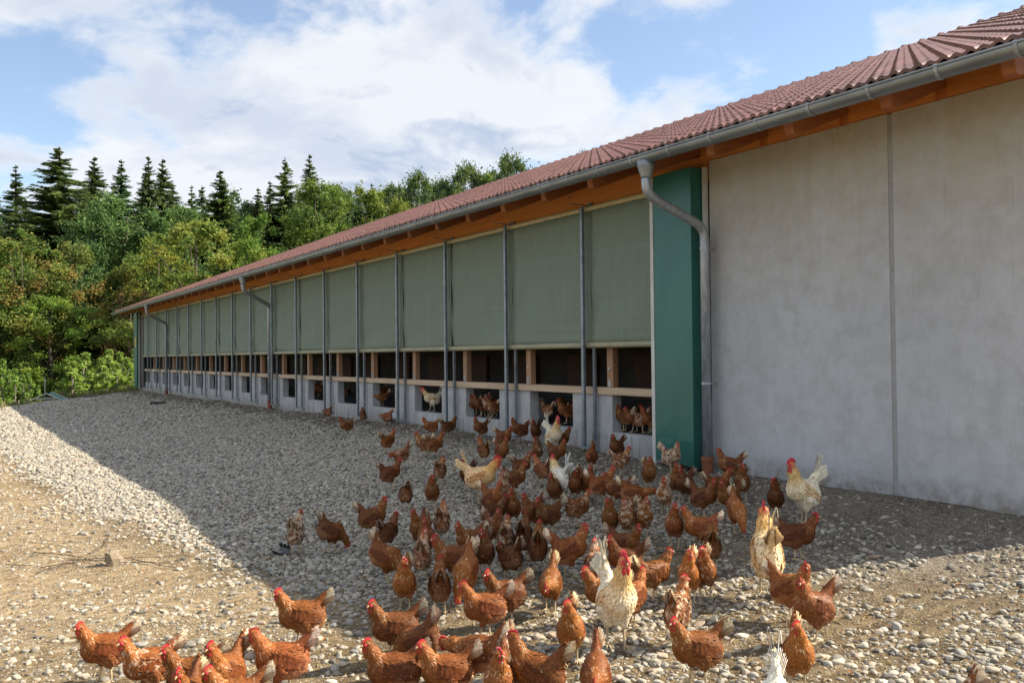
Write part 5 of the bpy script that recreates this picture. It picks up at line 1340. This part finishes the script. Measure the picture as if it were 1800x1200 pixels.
o = m.build('pipe_offcut', 'black_plastic', smooth=False, loc=(p[0], p[1], p[2] + .05)); o.rotation_euler = (0, 0, -.35); tag(o, 'black pipe offcut lying on the gravel near the far end of the barn', 'pipe')
d = ray(690, 745.0); d = d * (7.0 / d[0]); m = MB(); m.tube([(-.02, -.30, .03), (0, 0, .03), (0, .02, .03), (-.06, .02, .03)], [.03, .03, .036, .036], 10)
o = m.build('pipe_elbow', 'black_plastic', loc=(6.98, d[1], float(tz(6.98, d[1])) + .02)); tag(o, 'black pipe elbow poking out of the earth at the base wall', 'pipe')
p = at(160, 698); m = MB(); m.tube([(-.3, 0, 0), (.3, .0, .02)], .05, 8); o = m.build('pipe_offcut', 'black_plastic', loc=tuple(p + np.array([0, 0, .03]))); o.rotation_euler = (0, 0, -.5); tag(o, 'dark pipe end on the gravel crest left of the barn end', 'pipe')
# broken chunk of wood and the dry branches on the soil
p = at(203, 992); m = MB(); rr = np.random.RandomState(4); vs = []
for (zz, w1, w2) in ((-.03, .075, .05), (.05, .065, .042), (.10, .052, .03), (.135, .02, .01)):
    for k in range(7):
        t = 6.283 * k / 7; vs.append((math.cos(t) * w1 * rr.uniform(.8, 1.2) + zz * -.35, math.sin(t) * w2 * rr.uniform(.8, 1.2), zz * rr.uniform(.85, 1.15)))
m.add(vs, [(j * 7 + k, j * 7 + (k + 1) % 7, (j + 1) * 7 + (k + 1) % 7, (j + 1) * 7 + k) for j in range(3) for k in range(7)] + [tuple(21 + k for k in range(7))])
o = m.build('wood_chunk', 'cutwood', loc=tuple(p)); tag(o, 'jagged chunk of grey brown wood standing on the tan soil at left', 'wood')
BR = 'dry branches on the tan soil'
for (pts, lab) in (([(60, 974), (130, 980), (200, 1000)], 'long dry twig lying leftmost on the tan soil'), ([(70, 1000), (150, 990), (290, 992), (350, 975)], 'long dry twig running under the wood chunk'), ([(190, 945), (185, 962), (150, 978), (85, 1003)], 'forked dry twig curving down to the left above the wood chunk'),
                   ([(120, 987), (210, 986), (330, 978)], 'straight dry twig right behind the wood chunk'), ([(10, 995), (60, 999)], 'short dry twig at the left edge of the soil'), ([(230, 985), (300, 1002), (330, 998)], 'thin dry twig right of the wood chunk'), ([(60, 1010), (120, 995), (165, 1002)], 'crooked dry twig lowest on the tan soil')):
    P3 = [at(*q_) + np.array([0, 0, .015 + .012 * (i % 2)]) for i, q_ in enumerate(pts)]; o0 = P3[0]
    D3 = [P3[0] + (P3[i + 1] - P3[i]) * 0 for i in range(0)]; seq = []
    for i in range(len(P3) - 1):
        for t in np.linspace(0, 1, 5)[:-1]: seq.append(P3[i] * (1 - t) + P3[i + 1] * t + rr.normal(0, .006, 3) * np.array([1, 1, .4]))
    seq.append(P3[-1]); m = MB(); m.tube([s_ - o0 for s_ in seq], list(np.linspace(.0045, .0015, len(seq))), 5); c_ = seq[len(seq) // 3] - o0
    m.tube([c_, c_ + np.array([.09, .12, .02])], [.0025, .001], 4)
    o = m.build('dry_branch', 'twig', loc=tuple(o0)); tag(o, lab, 'branch', BR)
# green netting shelter and stakes in the meadow
d = ray(87, 700.0); hd = d[:2] / np.linalg.norm(d[:2]); ds = 42.5; x, y = hd * ds; zt = ray(87, 691.0); zt = zt[2] / np.linalg.norm(zt[:2]) * ds; zg_ = float(tz(x, y)); hh = zt - zg_
root = empty('netting_shelter', (x, y, zg_), -.25); tag(root, 'small green netting A-frame shelter in the meadow beyond the gravel', 'shelter')
wd_ = .74
for s_ in (-1, 1):
    m = MB(); m.box(-.008, .008, -.7, .7, 0, math.hypot(hh, wd_)); o = m.build('net_side', 'netting', root); o.rotation_euler = (0, -s_ * (math.atan2(wd_, hh)), 0); o.location = (s_ * wd_, 0, 0)
for yy in (-.715, .715):
    m = MB(); m.tube([(-wd_, yy, 0), (0, yy, hh + .02), (wd_, yy, 0)], .02, 6); m.tube([(-wd_ * .55, yy, hh * .42), (wd_ * .55, yy, hh * .42)], .02, 6); m.build('frame', 'white_trim', root)
SK = 'stakes and posts in the meadow'
for (px_, yt_, ds_, r_, lab, mt) in ((79, 664, 44, .022, 'thin grey metal post standing behind the netting shelter', 'galv'), (47, 698, 38, .025, 'pale short stake by the young trees at left', 'cutwood'), (33, 706, 36, .02, 'lowest pale stake at the gravel crest on the left', 'cutwood'), (4, 708, 35, .03, 'wooden stake at the very left edge of the meadow', 'cutwood')):
    d = ray(px_, 600.0); hd = d[:2] / np.linalg.norm(d[:2]); x, y = hd * ds_; zt = ray(px_, yt_); zt = zt[2] / np.linalg.norm(zt[:2]) * ds_; zg_ = float(tz(x, y))
    m = MB(); m.tube([(0, 0, -.1), (0, 0, max(.3, zt - zg_))], r_, 7); o = m.build('stake', mt, loc=(x, y, zg_)); tag(o, lab, 'stake', SK)
# metal drinker inside the second pop hole
m = MB(); m.tube([(0, 0, 0), (0, 0, .03), (0, 0, .035), (0, 0, .30), (0, 0, .34)], [.17, .17, .12, .12, .03], 18); d = ray(951, 715.0); d = d * (8.0 / d[0])
o = m.build('drinker', 'galv', loc=(8.0, d[1], -1.03), smooth=False); tag(o, 'round galvanised drinker standing inside the second nearest pop hole', 'drinker')
